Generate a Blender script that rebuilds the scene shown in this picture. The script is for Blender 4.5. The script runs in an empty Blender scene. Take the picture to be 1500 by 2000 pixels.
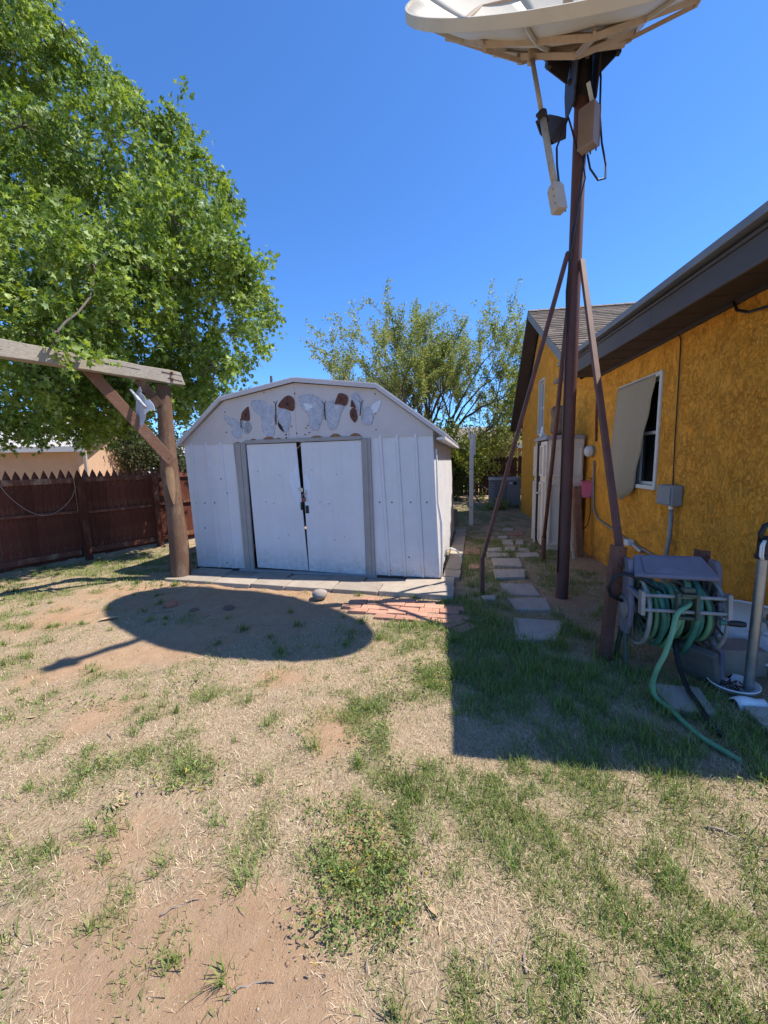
import bpy, math, random
import numpy as np
from mathutils import Vector, Matrix

random.seed(7)
RNG = np.random.default_rng(7)
SC = bpy.context.scene
COL = SC.collection
R = math.radians

# ------------------------------------------------------------------ camera, world, sun, exposure
cam_d = bpy.data.cameras.new('camera')
cam = bpy.data.objects.new('camera', cam_d)
COL.objects.link(cam)
cam_d.sensor_fit = 'VERTICAL'
cam_d.sensor_height = 36.0
cam_d.lens = 13.5
cam_d.clip_start = 0.05
cam_d.clip_end = 2000
_d = Vector((125 / 750, 5800 / 750, 1.0)).normalized()
_up = -_d
_fw = (Vector((0, 0, 1)) - _up * _up.z).normalized()
_rt = _fw.cross(_up)
_M = Matrix((_rt, _fw, _up))                                   # photo camera axes (x right, y down, z ahead) -> world
_x, _y, _z = _M @ Vector((1, 0, 0)), _M @ Vector((0, -1, 0)), _M @ Vector((0, 0, -1))
cam.matrix_world = Matrix(((_x.x, _y.x, _z.x, 0), (_x.y, _y.y, _z.y, 0), (_x.z, _y.z, _z.z, 1.5), (0, 0, 0, 1)))
SC.camera = cam

world = bpy.data.worlds.new('World')
SC.world = world
world.use_nodes = True
wn = world.node_tree
for n in list(wn.nodes):
    wn.nodes.remove(n)
sky = wn.nodes.new('ShaderNodeTexSky')
sky.sky_type = 'NISHITA'
sky.sun_disc = False
sky.sun_elevation = R(59)
sky.sun_rotation = R(90)
sky.altitude = 1300
sky.air_density = 1.0
sky.dust_density = 0.25
sky.ozone_density = 2.5
bg = wn.nodes.new('ShaderNodeBackground')
bg.inputs[1].default_value = 0.11
wo = wn.nodes.new('ShaderNodeOutputWorld')
tint = wn.nodes.new('ShaderNodeMix')                           # the clear high-desert blue of this sky
tint.data_type = 'RGBA'
tint.blend_type = 'MULTIPLY'
tint.inputs[0].default_value = 1.0
tint.inputs[7].default_value = (0.60, 1.02, 1.50, 1)
wn.links.new(sky.outputs[0], tint.inputs[6])
wn.links.new(tint.outputs[2], bg.inputs[0])
wn.links.new(bg.outputs[0], wo.inputs[0])

sun_d = bpy.data.lights.new('sun', 'SUN')
sun_d.energy = 5.0
sun_d.angle = R(0.5)
sun_d.color = (1.0, 0.94, 0.85)
sun = bpy.data.objects.new('sun', sun_d)
COL.objects.link(sun)
sun.rotation_euler = Vector((-0.601, -0.002, -1.0)).to_track_quat('-Z', 'Y').to_euler()

SC.view_settings.view_transform = 'Standard'
SC.view_settings.look = 'None'
SC.view_settings.exposure = 0.72
SC.view_settings.gamma = 1.0
SC.view_settings.use_curve_mapping = False
SC.cycles.max_bounces = 6

# ------------------------------------------------------------------ helpers
def lin(r, g, b):
    f = lambda c: c / 12.92 if c <= 0.04045 else ((c + 0.055) / 1.055) ** 2.4
    return (f(r / 255), f(g / 255), f(b / 255))

class NT:
    def __init__(s, name):
        s.m = bpy.data.materials.new(name)
        s.m.use_nodes = True
        s.t = s.m.node_tree
        s.b = s.t.nodes['Principled BSDF']
        s.o = s.t.nodes['Material Output']
    def n(s, typ, **kw):
        x = s.t.nodes.new(typ)
        for k, v in kw.items():
            if k in x.inputs.keys():
                x.inputs[k].default_value = v
            else:
                setattr(x, k, v)
        return x
    def l(s, a, b):
        s.t.links.new(a, b)
    def noise(s, vec, scale, detail=4, rough=0.6, dist=0.0):
        x = s.n('ShaderNodeTexNoise')
        x.inputs['Scale'].default_value = scale
        x.inputs['Detail'].default_value = detail
        x.inputs['Roughness'].default_value = rough
        x.inputs['Distortion'].default_value = dist
        if vec is not None:
            s.l(vec, x.inputs['Vector'])
        return x.outputs['Fac']
    def ramp(s, fac, lo, hi, c0=(0, 0, 0, 1), c1=(1, 1, 1, 1)):
        x = s.n('ShaderNodeValToRGB')
        x.color_ramp.elements[0].position = lo
        x.color_ramp.elements[1].position = hi
        x.color_ramp.elements[0].color = c0
        x.color_ramp.elements[1].color = c1
        s.l(fac, x.inputs[0])
        return x.outputs[0]
    def mix(s, fac, a, b, mode='MIX'):
        x = s.n('ShaderNodeMix')
        x.data_type = 'RGBA'
        x.blend_type = mode
        for sock, v in ((x.inputs[0], fac), (x.inputs[6], a), (x.inputs[7], b)):
            if isinstance(v, (int, float)):
                sock.default_value = v
            elif isinstance(v, tuple):
                sock.default_value = (*v[:3], 1)
            else:
                s.l(v, sock)
        return x.outputs[2]
    def math(s, op, a, b=0.0):
        x = s.n('ShaderNodeMath', operation=op)
        for sock, v in ((x.inputs[0], a), (x.inputs[1], b)):
            if isinstance(v, (int, float)):
                sock.default_value = v
            else:
                s.l(v, sock)
        return x.outputs[0]
    def coord(s, scale=(1, 1, 1), kind='Object'):
        tc = s.n('ShaderNodeTexCoord')
        mp = s.n('ShaderNodeMapping')
        mp.inputs['Scale'].default_value = scale
        s.l(tc.outputs[kind], mp.inputs[0])
        return mp.outputs[0]
    def bump(s, h, strength=0.4, dist=0.01):
        x = s.n('ShaderNodeBump')
        x.inputs['Strength'].default_value = strength
        x.inputs['Distance'].default_value = dist
        s.l(h, x.inputs['Height'])
        s.l(x.outputs[0], s.b.inputs['Normal'])
    def fin(s, color=None, rough=0.7, metal=0.0, spec=0.35):
        if color is not None:
            if isinstance(color, tuple):
                s.b.inputs['Base Color'].default_value = (*color[:3], 1)
            else:
                s.l(color, s.b.inputs['Base Color'])
        if isinstance(rough, (int, float)):
            s.b.inputs['Roughness'].default_value = rough
        else:
            s.l(rough, s.b.inputs['Roughness'])
        s.b.inputs['Metallic'].default_value = metal
        s.b.inputs['Specular IOR Level'].default_value = spec
        return s.m

def pmat(name, c1, c2=None, scale=6, rough=0.7, bump=0.0, bscale=60, stretch=(1, 1, 1), metal=0.0, spec=0.35,
         stain=None, sscale=4, slo=0.58, shi=0.68, lo=0.35, hi=0.65, vary=0.0, bdist=0.004):
    """two-tone noise colour, optional stain (wear) patches, per-object brightness variation, relief"""
    t = NT(name)
    v = t.coord(stretch)
    c2 = c2 or tuple(x * 0.8 for x in c1)
    f = t.ramp(t.noise(v, scale, 6, 0.65), lo, hi)
    col = t.mix(f, c1, c2)
    if stain:
        col = t.mix(t.ramp(t.noise(v, sscale, 8, 0.75, 0.3), slo, shi), col, stain)
    if vary:
        oi = t.n('ShaderNodeObjectInfo')
        k = t.math('ADD', t.math('MULTIPLY', oi.outputs['Random'], vary), 1 - vary / 2)
        col = t.mix(1.0, col, t.mix(k, (0, 0, 0), (1, 1, 1)), 'MULTIPLY') if False else t.mix(t.math('MULTIPLY', oi.outputs['Random'], vary), col, (0.02, 0.015, 0.01))
    if bump:
        t.bump(t.noise(v, bscale, 6, 0.7), bump, bdist)
    return t.fin(col, rough, metal, spec)

def attr_mat(name, rough=0.8, trans=0.0, spec=0.2, noise=0.0, bump=0.0, bscale=80):
    """colour from the mesh's own 'col' attribute (each leaf, blade or tab has its own tint)"""
    t = NT(name)
    a = t.n('ShaderNodeAttribute')
    a.attribute_name = 'col'
    col = a.outputs['Color']
    if noise:
        v = t.coord()
        col = t.mix(t.math('MULTIPLY', t.noise(v, 60, 5, 0.7), noise), col, (0.05, 0.04, 0.03))
    if bump:
        t.bump(t.noise(t.coord(), bscale, 5, 0.7), bump, 0.004)
    t.fin(col, rough, 0, spec)
    if trans:
        tr = t.n('ShaderNodeBsdfTranslucent')
        br = t.mix(1.0, col, (1.35, 1.25, 0.55), 'MULTIPLY')
        t.l(br, tr.inputs[0])
        mx = t.n('ShaderNodeMixShader')
        mx.inputs[0].default_value = trans
        t.l(t.b.outputs[0], mx.inputs[1])
        t.l(tr.outputs[0], mx.inputs[2])
        t.l(mx.outputs[0], t.o.inputs[0])
    return t.m

INV = {}

def tag(o, label=None, cat=None, group=None, kind=None):
    if label: o['label'] = label
    if cat: o['category'] = cat
    if group: o['group'] = group
    if kind: o['kind'] = kind
    return o

def empty(name, loc=(0, 0, 0), rz=0.0, label=None, cat=None, group=None, kind=None, parent=None):
    o = bpy.data.objects.new(name, None)
    COL.objects.link(o)
    o.location = loc
    o.rotation_euler = (0, 0, rz)
    o.empty_display_size = 0.1
    INV[o.name] = (Matrix.Translation(Vector(loc)) @ Matrix.Rotation(rz, 4, 'Z')).inverted()
    if parent:
        o.parent = parent
    return tag(o, label, cat, group, kind)

class MB:
    def __init__(s):
        s.v = []
        s.f = []
    def add(s, vs, fs):
        b = len(s.v)
        s.v += [tuple(x) for x in vs]
        s.f += [tuple(i + b for i in f) for f in fs]
        return s
    def hexa(s, p):                                            # 8 corners: bottom ring 0-3, top ring 4-7
        return s.add(p, [(3, 2, 1, 0), (4, 5, 6, 7), (0, 1, 5, 4), (1, 2, 6, 5), (2, 3, 7, 6), (3, 0, 4, 7)])
    def box(s, x0, x1, y0, y1, z0, z1):
        return s.hexa([(x0, y0, z0), (x1, y0, z0), (x1, y1, z0), (x0, y1, z0), (x0, y0, z1), (x1, y0, z1), (x1, y1, z1), (x0, y1, z1)])
    def obox(s, c, ax, ay, az, hx, hy, hz):                    # oriented box
        c, ax, ay, az = map(Vector, (c, ax, ay, az))
        P = []
        for k in (-1, 1):
            for i, j in ((-1, -1), (1, -1), (1, 1), (-1, 1)):
                P.append(c + ax * (i * hx) + ay * (j * hy) + az * (k * hz))
        return s.hexa(P)
    def bar(s, a, b, w, h, up=(0, 0, 1)):
        a, b = Vector(a), Vector(b)
        d = (b - a).normalized()
        up = Vector(up)
        if abs(d.dot(up)) > 0.98:
            up = Vector((0, 1, 0))
        x = d.cross(up).normalized()
        y = x.cross(d)
        return s.obox((a + b) / 2, x, y, d, w / 2, h / 2, (b - a).length / 2)
    def tube(s, pts, r, n=8, cap=True):
        pts = [Vector(p) for p in pts]
        rs = r if isinstance(r, (list, tuple)) else [r] * len(pts)
        t0 = (pts[1] - pts[0]).normalized()
        ref = Vector((0, 0, 1)) if abs(t0.z) < 0.9 else Vector((1, 0, 0))
        x = t0.cross(ref).normalized()
        V = []
        for i, p in enumerate(pts):
            t = (pts[min(i + 1, len(pts) - 1)] - pts[max(i - 1, 0)])
            t = t.normalized() if t.length > 1e-9 else t0
            x = (x - t * x.dot(t)).normalized()
            y = t.cross(x)
            for k in range(n):
                a = 2 * math.pi * k / n
                V.append(p + (x * math.cos(a) + y * math.sin(a)) * rs[i])
        F = []
        for i in range(len(pts) - 1):
            for k in range(n):
                F.append((i * n + k, i * n + (k + 1) % n, (i + 1) * n + (k + 1) % n, (i + 1) * n + k))
        if cap:
            F.append(tuple(range(n - 1, -1, -1)))
            m = (len(pts) - 1) * n
            F.append(tuple(m + k for k in range(n)))
        return s.add(V, F)
    def lathe(s, c, ax, prof, n=24, cap0=True, cap1=True):     # prof: (height along ax, radius)
        c, ax = Vector(c), Vector(ax).normalized()
        ref = Vector((0, 0, 1)) if abs(ax.z) < 0.9 else Vector((1, 0, 0))
        x = ax.cross(ref).normalized()
        y = ax.cross(x)
        V = []
        for h, r in prof:
            for k in range(n):
                a = 2 * math.pi * k / n
                V.append(c + ax * h + (x * math.cos(a) + y * math.sin(a)) * r)
        F = []
        for i in range(len(prof) - 1):
            for k in range(n):
                F.append((i * n + k, i * n + (k + 1) % n, (i + 1) * n + (k + 1) % n, (i + 1) * n + k))
        if cap0: F.append(tuple(range(n - 1, -1, -1)))
        if cap1:
            m = (len(prof) - 1) * n
            F.append(tuple(m + k for k in range(n)))
        return s.add(V, F)
    def prism(s, poly, o, ax, ay, d):                          # polygon in the plane o + ax*u + ay*v, pushed along d
        o, ax, ay, d = Vector(o), Vector(ax), Vector(ay), Vector(d)
        n = len(poly)
        A = [o + ax * p[0] + ay * p[1] for p in poly]
        B = [p + d for p in A]
        F = [tuple(range(n - 1, -1, -1)), tuple(range(n, 2 * n))]
        F += [(i, (i + 1) % n, n + (i + 1) % n, n + i) for i in range(n)]
        return s.add(A + B, F)
    def build(s, name, m, parent=None, world=False, bevel=0.0, smooth=False, kind=None, label=None, autosmooth=None):
        vs = s.v
        if world and parent is not None:
            iv = parent if isinstance(parent, Matrix) else INV.get(root_of(parent).name)
            vs = [tuple(iv @ Vector(p)) for p in vs]
        me = bpy.data.meshes.new(name)
        me.from_pydata(vs, [], s.f)
        me.validate()
        me.update()
        import bmesh
        bm = bmesh.new()
        bm.from_mesh(me)
        bmesh.ops.recalc_face_normals(bm, faces=bm.faces)
        bm.to_mesh(me)
        bm.free()
        if smooth:
            me.polygons.foreach_set('use_smooth', [True] * len(me.polygons))
            if autosmooth:
                me.set_sharp_from_angle(angle=R(autosmooth))
        o = bpy.data.objects.new(name, me)
        COL.objects.link(o)
        if m: me.materials.append(m)
        if parent is not None and not isinstance(parent, Matrix):
            o.parent = parent
        if bevel:
            b = o.modifiers.new('bevel', 'BEVEL')
            b.width = bevel
            b.segments = 2
            b.limit_method = 'ANGLE'
        if kind: o['kind'] = kind
        if label: o['label'] = label
        return o

def root_of(o):
    while o.parent:
        o = o.parent
    return o

def array_mesh(name, V, F, m, colors=None, parent=None, kind=None, smooth=False):
    """fast mesh from numpy arrays; F rows all have the same length; colors per vertex"""
    V = np.asarray(V, np.float32)
    F = np.asarray(F, np.int32)
    if parent is not None:
        iv = np.array(INV[root_of(parent).name])
        V = (V @ iv[:3, :3].T + iv[:3, 3]).astype(np.float32)
    me = bpy.data.meshes.new(name)
    k = F.shape[1]
    me.vertices.add(len(V))
    me.vertices.foreach_set('co', V.ravel())
    me.loops.add(F.size)
    me.loops.foreach_set('vertex_index', F.ravel())
    me.polygons.add(len(F))
    me.polygons.foreach_set('loop_start', np.arange(0, F.size, k, dtype=np.int32))
    me.polygons.foreach_set('loop_total', np.full(len(F), k, np.int32))
    if smooth:
        me.polygons.foreach_set('use_smooth', np.ones(len(F), bool))
    me.update(calc_edges=True)
    if colors is not None:
        a = me.attributes.new('col', 'FLOAT_COLOR', 'POINT')
        c = np.ones((len(V), 4), np.float32)
        c[:, :3] = colors
        a.data.foreach_set('color', c.ravel())
    me.materials.append(m)
    o = bpy.data.objects.new(name, me)
    COL.objects.link(o)
    if parent is not None:
        o.parent = parent
    if kind: o['kind'] = kind
    return o

_lat = {}
def vnoise(x, y, scale, seed=0):
    if seed not in _lat:
        _lat[seed] = np.random.default_rng(100 + seed).random((256, 256))
    L = _lat[seed]
    x = np.asarray(x) / scale + 1000.3
    y = np.asarray(y) / scale + 1000.7
    i, j = np.floor(x).astype(int), np.floor(y).astype(int)
    fx, fy = x - i, y - j
    fx, fy = fx * fx * (3 - 2 * fx), fy * fy * (3 - 2 * fy)
    g = lambda a, b: L[a % 256, b % 256]
    return (g(i, j) * (1 - fx) + g(i + 1, j) * fx) * (1 - fy) + (g(i, j + 1) * (1 - fx) + g(i + 1, j + 1) * fx) * fy

def fbm(x, y, scale, seed=0, oct=4):
    s = 0; a = 1; t = 0
    for k in range(oct):
        s = s + a * vnoise(x, y, scale / 2 ** k, seed * 7 + k); t += a; a *= 0.55
    return s / t

def height(x, y):
    x = np.asarray(x, float); y = np.asarray(y, float)
    h = (fbm(x, y, 1.1, 3) - 0.5) * 0.06 + (fbm(x, y, 0.26, 4, 3) - 0.5) * 0.03 + (fbm(x, y, 0.085, 5, 2) - 0.5) * 0.014
    r = np.hypot(x, y)
    return h * np.clip((30 - r) / 20, 0, 1)

# ------------------------------------------------------------------ ground
def gauss(x, y, blobs):
    s = np.zeros_like(np.asarray(x, float))
    for bx, by, rx, ry, w in blobs:
        s = s + w * np.exp(-(((x - bx) / rx) ** 2 + ((y - by) / ry) ** 2))
    return s

BARE = [(-0.55, 0.95, 0.28, 0.22, 1.2), (-0.85, 1.0, 0.25, 0.12, 0.8), (-0.28, 1.95, 0.22, 0.25, 0.8), (-1.75, 2.2, 0.22, 0.25, 0.9),
        (-2.3, 2.75, 0.35, 0.35, 0.7), (-1.9, 2.95, 0.5, 0.25, 0.7), (-3.3, 3.7, 0.5, 0.4, 1.0), (-3.2, 4.5, 0.5, 0.3, 0.7),
        (-1.2, 4.2, 1.4, 0.45, 1.0), (-1.4, 3.4, 0.9, 0.4, 0.75), (-0.1, 1.35, 0.16, 0.2, 0.5), (-1.0, 1.35, 0.4, 0.2, 0.4),
        (-2.2, 4.45, 0.6, 0.3, 0.9), (-0.8, 2.55, 0.25, 0.15, 0.6), (1.9, 3.9, 0.28, 0.3, 1.0), (3.0, 5.3, 0.5, 0.9, 0.8), (-0.35, 0.8, 0.3, 0.12, 0.8)]
GREEN = [(0.8, 1.22, 0.6, 0.5, 0.8), (.62, 2.2, .4, .25, .3), (1.2, 1.75, .5, .25, .35), (0.5, 1.3, 0.16, 0.18, 0.35), (0.95, 1.05, 0.25, 0.25, 0.4), (0.55, 0.95, 0.25, 0.2, 0.3), (1.35, 1.35, 0.4, 0.3, 0.3),
         (0.55, 1.62, 0.3, 0.1, 0.35), (1.15, 1.5, 0.3, 0.1, 0.4), (1.7, 1.3, 0.3, 0.3, 0.4),
         (0.95, 2.9, 0.55, 0.55, 1.0), (0.75, 3.6, 0.35, 0.9, 0.8), (1.75, 2.05, 0.45, 0.25, 0.7), (1.5, 2.6, 0.5, 0.4, 1.0), (1.65, 2.05, .3, .3, .5), (1.1, 2.15, 0.4, 0.2, 0.15),
         (1.1, 5.0, 0.5, 1.3, 0.8), (2.2, 4.6, 0.4, 0.8, 0.8), (2.3, 6.2, 0.5, 1.0, 0.7), (1.9, 8.0, 0.8, 1.6, 0.6), (1.3, 6.2, 0.4, 1.0, 0.4), (2.7, 9.5, 0.8, 1.5, 0.5),
         (-4.6, 5.6, 0.9, 0.7, 0.75), (-3.9, 6.2, 0.7, 0.9, 0.8), (-4.3, 4.5, 0.7, 0.4, 0.6), (-3.9, 3.6, 0.5, 0.4, 0.6), (-3.3, 4.9, 0.5, 0.25, 0.5), (-3.0, 3.1, 0.4, 0.2, 0.2),
         (0.25, 3.15, 0.35, 0.3, 0.6), (0.1, 3.35, 0.3, 0.25, 0.5), (0.15, 2.5, 0.16, 0.18, 0.7), (-0.12, 2.15, 0.18, 0.12, 0.7), (0.0, 2.3, 0.2, 0.1, 0.5), (-0.13, 1.8, 0.12, 0.1, 0.6),
         (-0.5, 2.9, 0.35, 0.25, 0.3), (-0.02, 1.62, 0.06, 0.08, 0.6), (0.06, 1.45, 0.08, 0.07, 0.6),
         (-1.0, 1.75, 0.16, 0.1, 0.7), (-1.5, 1.7, 0.2, 0.12, 0.5), (-1.2, 1.85, 0.18, 0.1, 0.4), (-1.65, 2.3, 0.18, 0.15, 0.5), (-1.3, 2.3, 0.12, 0.1, 0.4), (-2.2, 2.4, 0.3, 0.2, 0.4),
         (-0.95, 2.5, 0.15, 0.1, 0.4), (2.2, 11.5, 1.6, 1.5, .9), (-1.6, 2.6, .8, .4, .15), (-.6, 2.5, .6, .5, .15), (-2.6, 3.0, .8, .5, .2), (-.9, 1.8, .5, .3, .1), (-0.6, 2.2, 0.12, 0.12, 0.5), (-0.15, 1.25, 0.25, 0.16, 0.25)]  # wide far blob: green darkens the sunlit strip there in place of shade

def f_bare(x, y):
    return np.clip(gauss(x, y, BARE) + (fbm(x, y, 0.5, 11) - 0.5) * 1.0, 0, 1)
def f_green(x, y):
    g = gauss(x, y, GREEN)
    n = .45 * fbm(x, y, 0.34, 12, 3) + .55 * fbm(x, y, 0.13, 13, 2)
    return np.clip(g * np.clip(2.3 * n - .42, .1, 1.4) + np.clip(n - 0.47, 0, 1) * 2.2 + .03 - 0.25 * np.clip(gauss(x, y, BARE), 0, 1), 0, 1)

def build_ground():
    def axis(a, b, st, far):
        c = list(np.arange(a, b + 1e-6, st))
        d = st; lo = []; x = a
        while x > -far:
            d *= 1.35; x -= d; lo.append(x)
        d = st; hi = []; x = b
        while x < far:
            d *= 1.35; x += d; hi.append(x)
        return np.array(lo[::-1] + c + hi)
    xs, ys = axis(-6, 4, 0.034, 600), axis(0.3, 8.5, 0.034, 600)
    X, Y = np.meshgrid(xs, ys)
    Z = height(X, Y)
    V = np.stack([X, Y, Z], -1).reshape(-1, 3)
    nx, ny = len(xs), len(ys)
    i = np.arange(nx * ny).reshape(ny, nx)
    F = np.stack([i[:-1, :-1], i[:-1, 1:], i[1:, 1:], i[1:, :-1]], -1).reshape(-1, 4)
    c = np.zeros((len(V), 3))
    c[:, 0] = f_bare(X, Y).ravel()
    c[:, 1] = f_green(X, Y).ravel()
    t = NT('dirt_and_thatch')
    a = t.n('ShaderNodeAttribute'); a.attribute_name = 'col'
    sp = t.n('ShaderNodeSeparateColor'); t.l(a.outputs['Color'], sp.inputs[0])
    v = t.coord()
    big = t.noise(v, 1.3, 6, 0.7)
    fine = t.noise(v, 55, 8, 0.8)
    mid = t.noise(v, 9, 8, 0.75)
    soil = t.mix(t.ramp(mid, 0.3, 0.7), (0.345, 0.225, 0.135), (0.46, 0.315, 0.20))
    soil = t.mix(t.math('MULTIPLY', t.ramp(big, 0.45, 0.62), .4), soil, (0.45, 0.245, 0.13))
    soil = t.mix(t.ramp(fine, 0.56, 0.72), soil, (0.28, 0.175, 0.11))
    thatch = t.mix(t.ramp(t.noise(t.coord((60, 18, 30)), 2.2, 6, 0.8), 0.38, 0.62), (0.22, 0.15, 0.092), (0.52, 0.40, 0.26))
    m = t.math('ADD', sp.outputs[0], t.math('MULTIPLY', t.math('SUBTRACT', mid, 0.5), 1.4))
    col = t.mix(t.ramp(m, 0.3, 0.62), thatch, soil)
    gm = t.math('ADD', sp.outputs[1], t.math('MULTIPLY', t.math('SUBTRACT', fine, 0.5), 1.2))
    col = t.mix(t.math('MULTIPLY', t.ramp(gm, 0.3, 0.8), 0.55), col, (0.10, 0.13, 0.04))
    vo = t.n('ShaderNodeTexVoronoi'); vo.inputs['Scale'].default_value = 70; t.l(v, vo.inputs['Vector'])
    peb = t.math('MULTIPLY', t.ramp(vo.outputs['Distance'], 0.12, 0.2, (1, 1, 1, 1), (0, 0, 0, 1)), t.ramp(t.noise(v, 30, 2), 0.55, 0.6))
    col = t.mix(peb, col, (0.5, 0.42, 0.34))
    t.bump(t.math('ADD', t.math('ADD', fine, t.noise(v, 160, 4, 0.8)), t.math('MULTIPLY', mid, 1.5)), 0.7, 0.018)
    t.fin(col, 0.95, 0, 0.1)
    o = array_mesh('ground', V, F, t.m, c, kind='structure', smooth=True)
    return o

build_ground()

# ------------------------------------------------------------------ materials
M = {}
def white_steel():
    t = NT('painted_white_steel')
    v = t.coord()
    col = t.mix(t.ramp(t.noise(v, 2.2, 6, 0.7), 0.35, 0.7), (0.655, 0.645, 0.66), (0.59, 0.58, 0.60))
    col = t.mix(t.math('MULTIPLY', t.ramp(t.noise(t.coord((6, 6, 0.7)), 2.4, 7, 0.75), 0.55, 0.75), 0.4), col, (0.47, 0.44, 0.43))
    col = t.mix(t.ramp(t.noise(v, 17, 7, 0.8), 0.70, 0.74), col, (0.30, 0.22, 0.18))
    tc = t.n('ShaderNodeTexCoord'); sx = t.n('ShaderNodeSeparateXYZ'); t.l(tc.outputs['Object'], sx.inputs[0])
    foot = t.math('MULTIPLY', t.ramp(sx.outputs[2], 0.04, 0.42, (1, 1, 1, 1), (0, 0, 0, 1)), t.ramp(t.noise(v, 14, 8, 0.8), 0.38, 0.68))
    col = t.mix(t.math('MULTIPLY', foot, 0.7), col, (0.33, 0.23, 0.16))
    t.bump(t.noise(t.coord((1, 1, .6)), 3.2, 3, 0.5), 0.5, 0.05)
    return t.fin(col, 0.42, 0, 0.4)
M['white_steel'] = white_steel()
M['cream_steel'] = pmat('cream_painted_steel', (0.55, 0.515, 0.50), (0.50, 0.465, 0.455), 3, 0.5, 0.1, 9, stain=(0.42, 0.36, 0.30), sscale=3, slo=0.64, shi=0.8, bdist=0.01)
M['jamb'] = pmat('taupe_painted_steel', (0.33, 0.305, 0.29), (0.28, 0.26, 0.245), 4, 0.55, 0.08, 20)
M['fresh_white'] = pmat('bright_touch_up_paint', (0.66, 0.70, 0.76), (0.60, 0.64, 0.70), 12, 0.5, 0.1, 40)
M['rust'] = pmat('rust', (0.20, 0.075, 0.025), (0.09, 0.035, 0.018), 25, 0.9, 0.4, 90)
M['rust_stain'] = pmat('orange_rust_stain', (0.33, 0.17, 0.085), (0.22, 0.09, 0.035), 40, 0.9, 0.2, 90)
M['steel'] = pmat('dull_steel', (0.45, 0.45, 0.45), (0.35, 0.34, 0.33), 20, 0.4, metal=0.8)
M['black'] = pmat('black_plastic', (0.012, 0.012, 0.013), (0.02, 0.02, 0.022), 12, 0.45)
M['black_metal'] = pmat('black_painted_metal', (0.022, 0.02, 0.024), (0.045, 0.035, 0.035), 8, 0.6, 0.1, 40)
M['dark_void'] = pmat('dark_interior', (0.008, 0.008, 0.009), (0.01, 0.01, 0.01), 3, 0.9)
M['red_lock'] = pmat('red_lock_body', (0.30, 0.06, 0.05), (0.2, 0.05, 0.05), 20, 0.5)
M['concrete'] = pmat('tan_concrete', (0.40, 0.335, 0.265), (0.33, 0.275, 0.22), 9, 0.92, 0.35, 70, stain=(0.24, 0.19, 0.15), sscale=5, vary=0.25)
M['grey_concrete'] = pmat('grey_concrete', (0.34, 0.29, 0.24), (0.27, 0.23, 0.19), 9, 0.92, 0.35, 70, vary=0.3)
M['path_stone'] = pmat('pinkish_path_stone', (0.50, 0.42, 0.34), (0.42, 0.35, 0.285), 9, 0.92, 0.35, 70, stain=(0.30, 0.25, 0.2), sscale=6, vary=0.25)
M['dark_stone'] = pmat('shade_dark_concrete', (0.12, 0.11, 0.10), (0.085, 0.08, 0.07), 9, 0.92, 0.35, 70)  # grey concrete with the shade under the hose reel put into its colour
M['brick'] = pmat('red_paving_brick', (0.52, 0.285, 0.195), (0.46, 0.235, 0.155), 14, 0.92, 0.4, 90, stain=(0.5, 0.33, 0.22), sscale=9, slo=0.6, shi=0.75, vary=0.3)
M['rock'] = pmat('grey_river_rock', (0.34, 0.29, 0.25), (0.26, 0.22, 0.19), 7, 0.85, 0.3, 30)
M['grey_wood'] = pmat('weathered_grey_timber', (0.30, 0.26, 0.21), (0.17, 0.14, 0.11), 4, 0.9, 0.7, 6, stretch=(5, 5, 5), stain=(0.11, 0.075, 0.05), sscale=2.5)
M['brown_wood'] = pmat('worn_brown_timber', (0.26, 0.125, 0.07), (0.17, 0.08, 0.045), 5, 0.9, 0.6, 9, stretch=(3, 3, 3), stain=(0.30, 0.21, 0.15), sscale=3)

def wood_mat(name, c1, c2, streak, axis='z', stain=None, vary=0.35, rough=0.9):
    t = NT(name)
    st = {'z': (26, 26, 1.6), 'x': (1.6, 26, 26), 'y': (26, 1.6, 26)}[axis]
    v = t.coord(st)
    g = t.noise(v, 1.6, 8, 0.7, 0.4)
    col = t.mix(t.ramp(g, 0.3, 0.7), c1, c2)
    col = t.mix(t.ramp(t.noise(v, 3.5, 6, 0.75), 0.58, 0.72), col, streak)
    if stain:
        col = t.mix(t.ramp(t.noise(t.coord((2.5, 2.5, 1.2)), 2.2, 6, 0.7), 0.5, 0.66), col, stain)
    oi = t.n('ShaderNodeObjectInfo')
    col = t.mix(t.math('MULTIPLY', oi.outputs['Random'], vary), col, tuple(x * 0.35 for x in c1))
    t.bump(g, 0.6, 0.01)
    return t.fin(col, rough, 0, 0.2)

M['post_wood'] = wood_mat('round_post_wood', (0.185, 0.105, 0.066), (0.12, 0.068, 0.045), (0.06, 0.035, 0.025), 'z', (0.25, 0.18, 0.12))
M['beam_wood'] = wood_mat('sun_bleached_beam_wood', (0.40, 0.35, 0.285), (0.26, 0.22, 0.175), (0.12, 0.09, 0.07), 'x', (0.34, 0.29, 0.23))
M['brace_wood'] = wood_mat('brace_wood', (0.27, 0.145, 0.095), (0.2, 0.10, 0.065), (0.09, 0.05, 0.035), 'x', (0.3, 0.22, 0.17))
M['fence_wood'] = wood_mat('red_stained_fence_wood', (0.17, 0.052, 0.032), (0.105, 0.034, 0.023), (0.04, 0.02, 0.015), 'z', (0.29, 0.15, 0.09), 0.7)
M['rail_wood'] = wood_mat('worn_fence_rail_wood', (0.20, 0.075, 0.05), (0.14, 0.055, 0.035), (0.06, 0.03, 0.02), 'x', (0.36, 0.24, 0.16), 0.3)
M['dark_fence'] = wood_mat('dark_old_fence_wood', (0.06, 0.038, 0.03), (0.04, 0.026, 0.02), (0.02, 0.014, 0.012), 'z', (0.1, 0.07, 0.05), 0.4)
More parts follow.
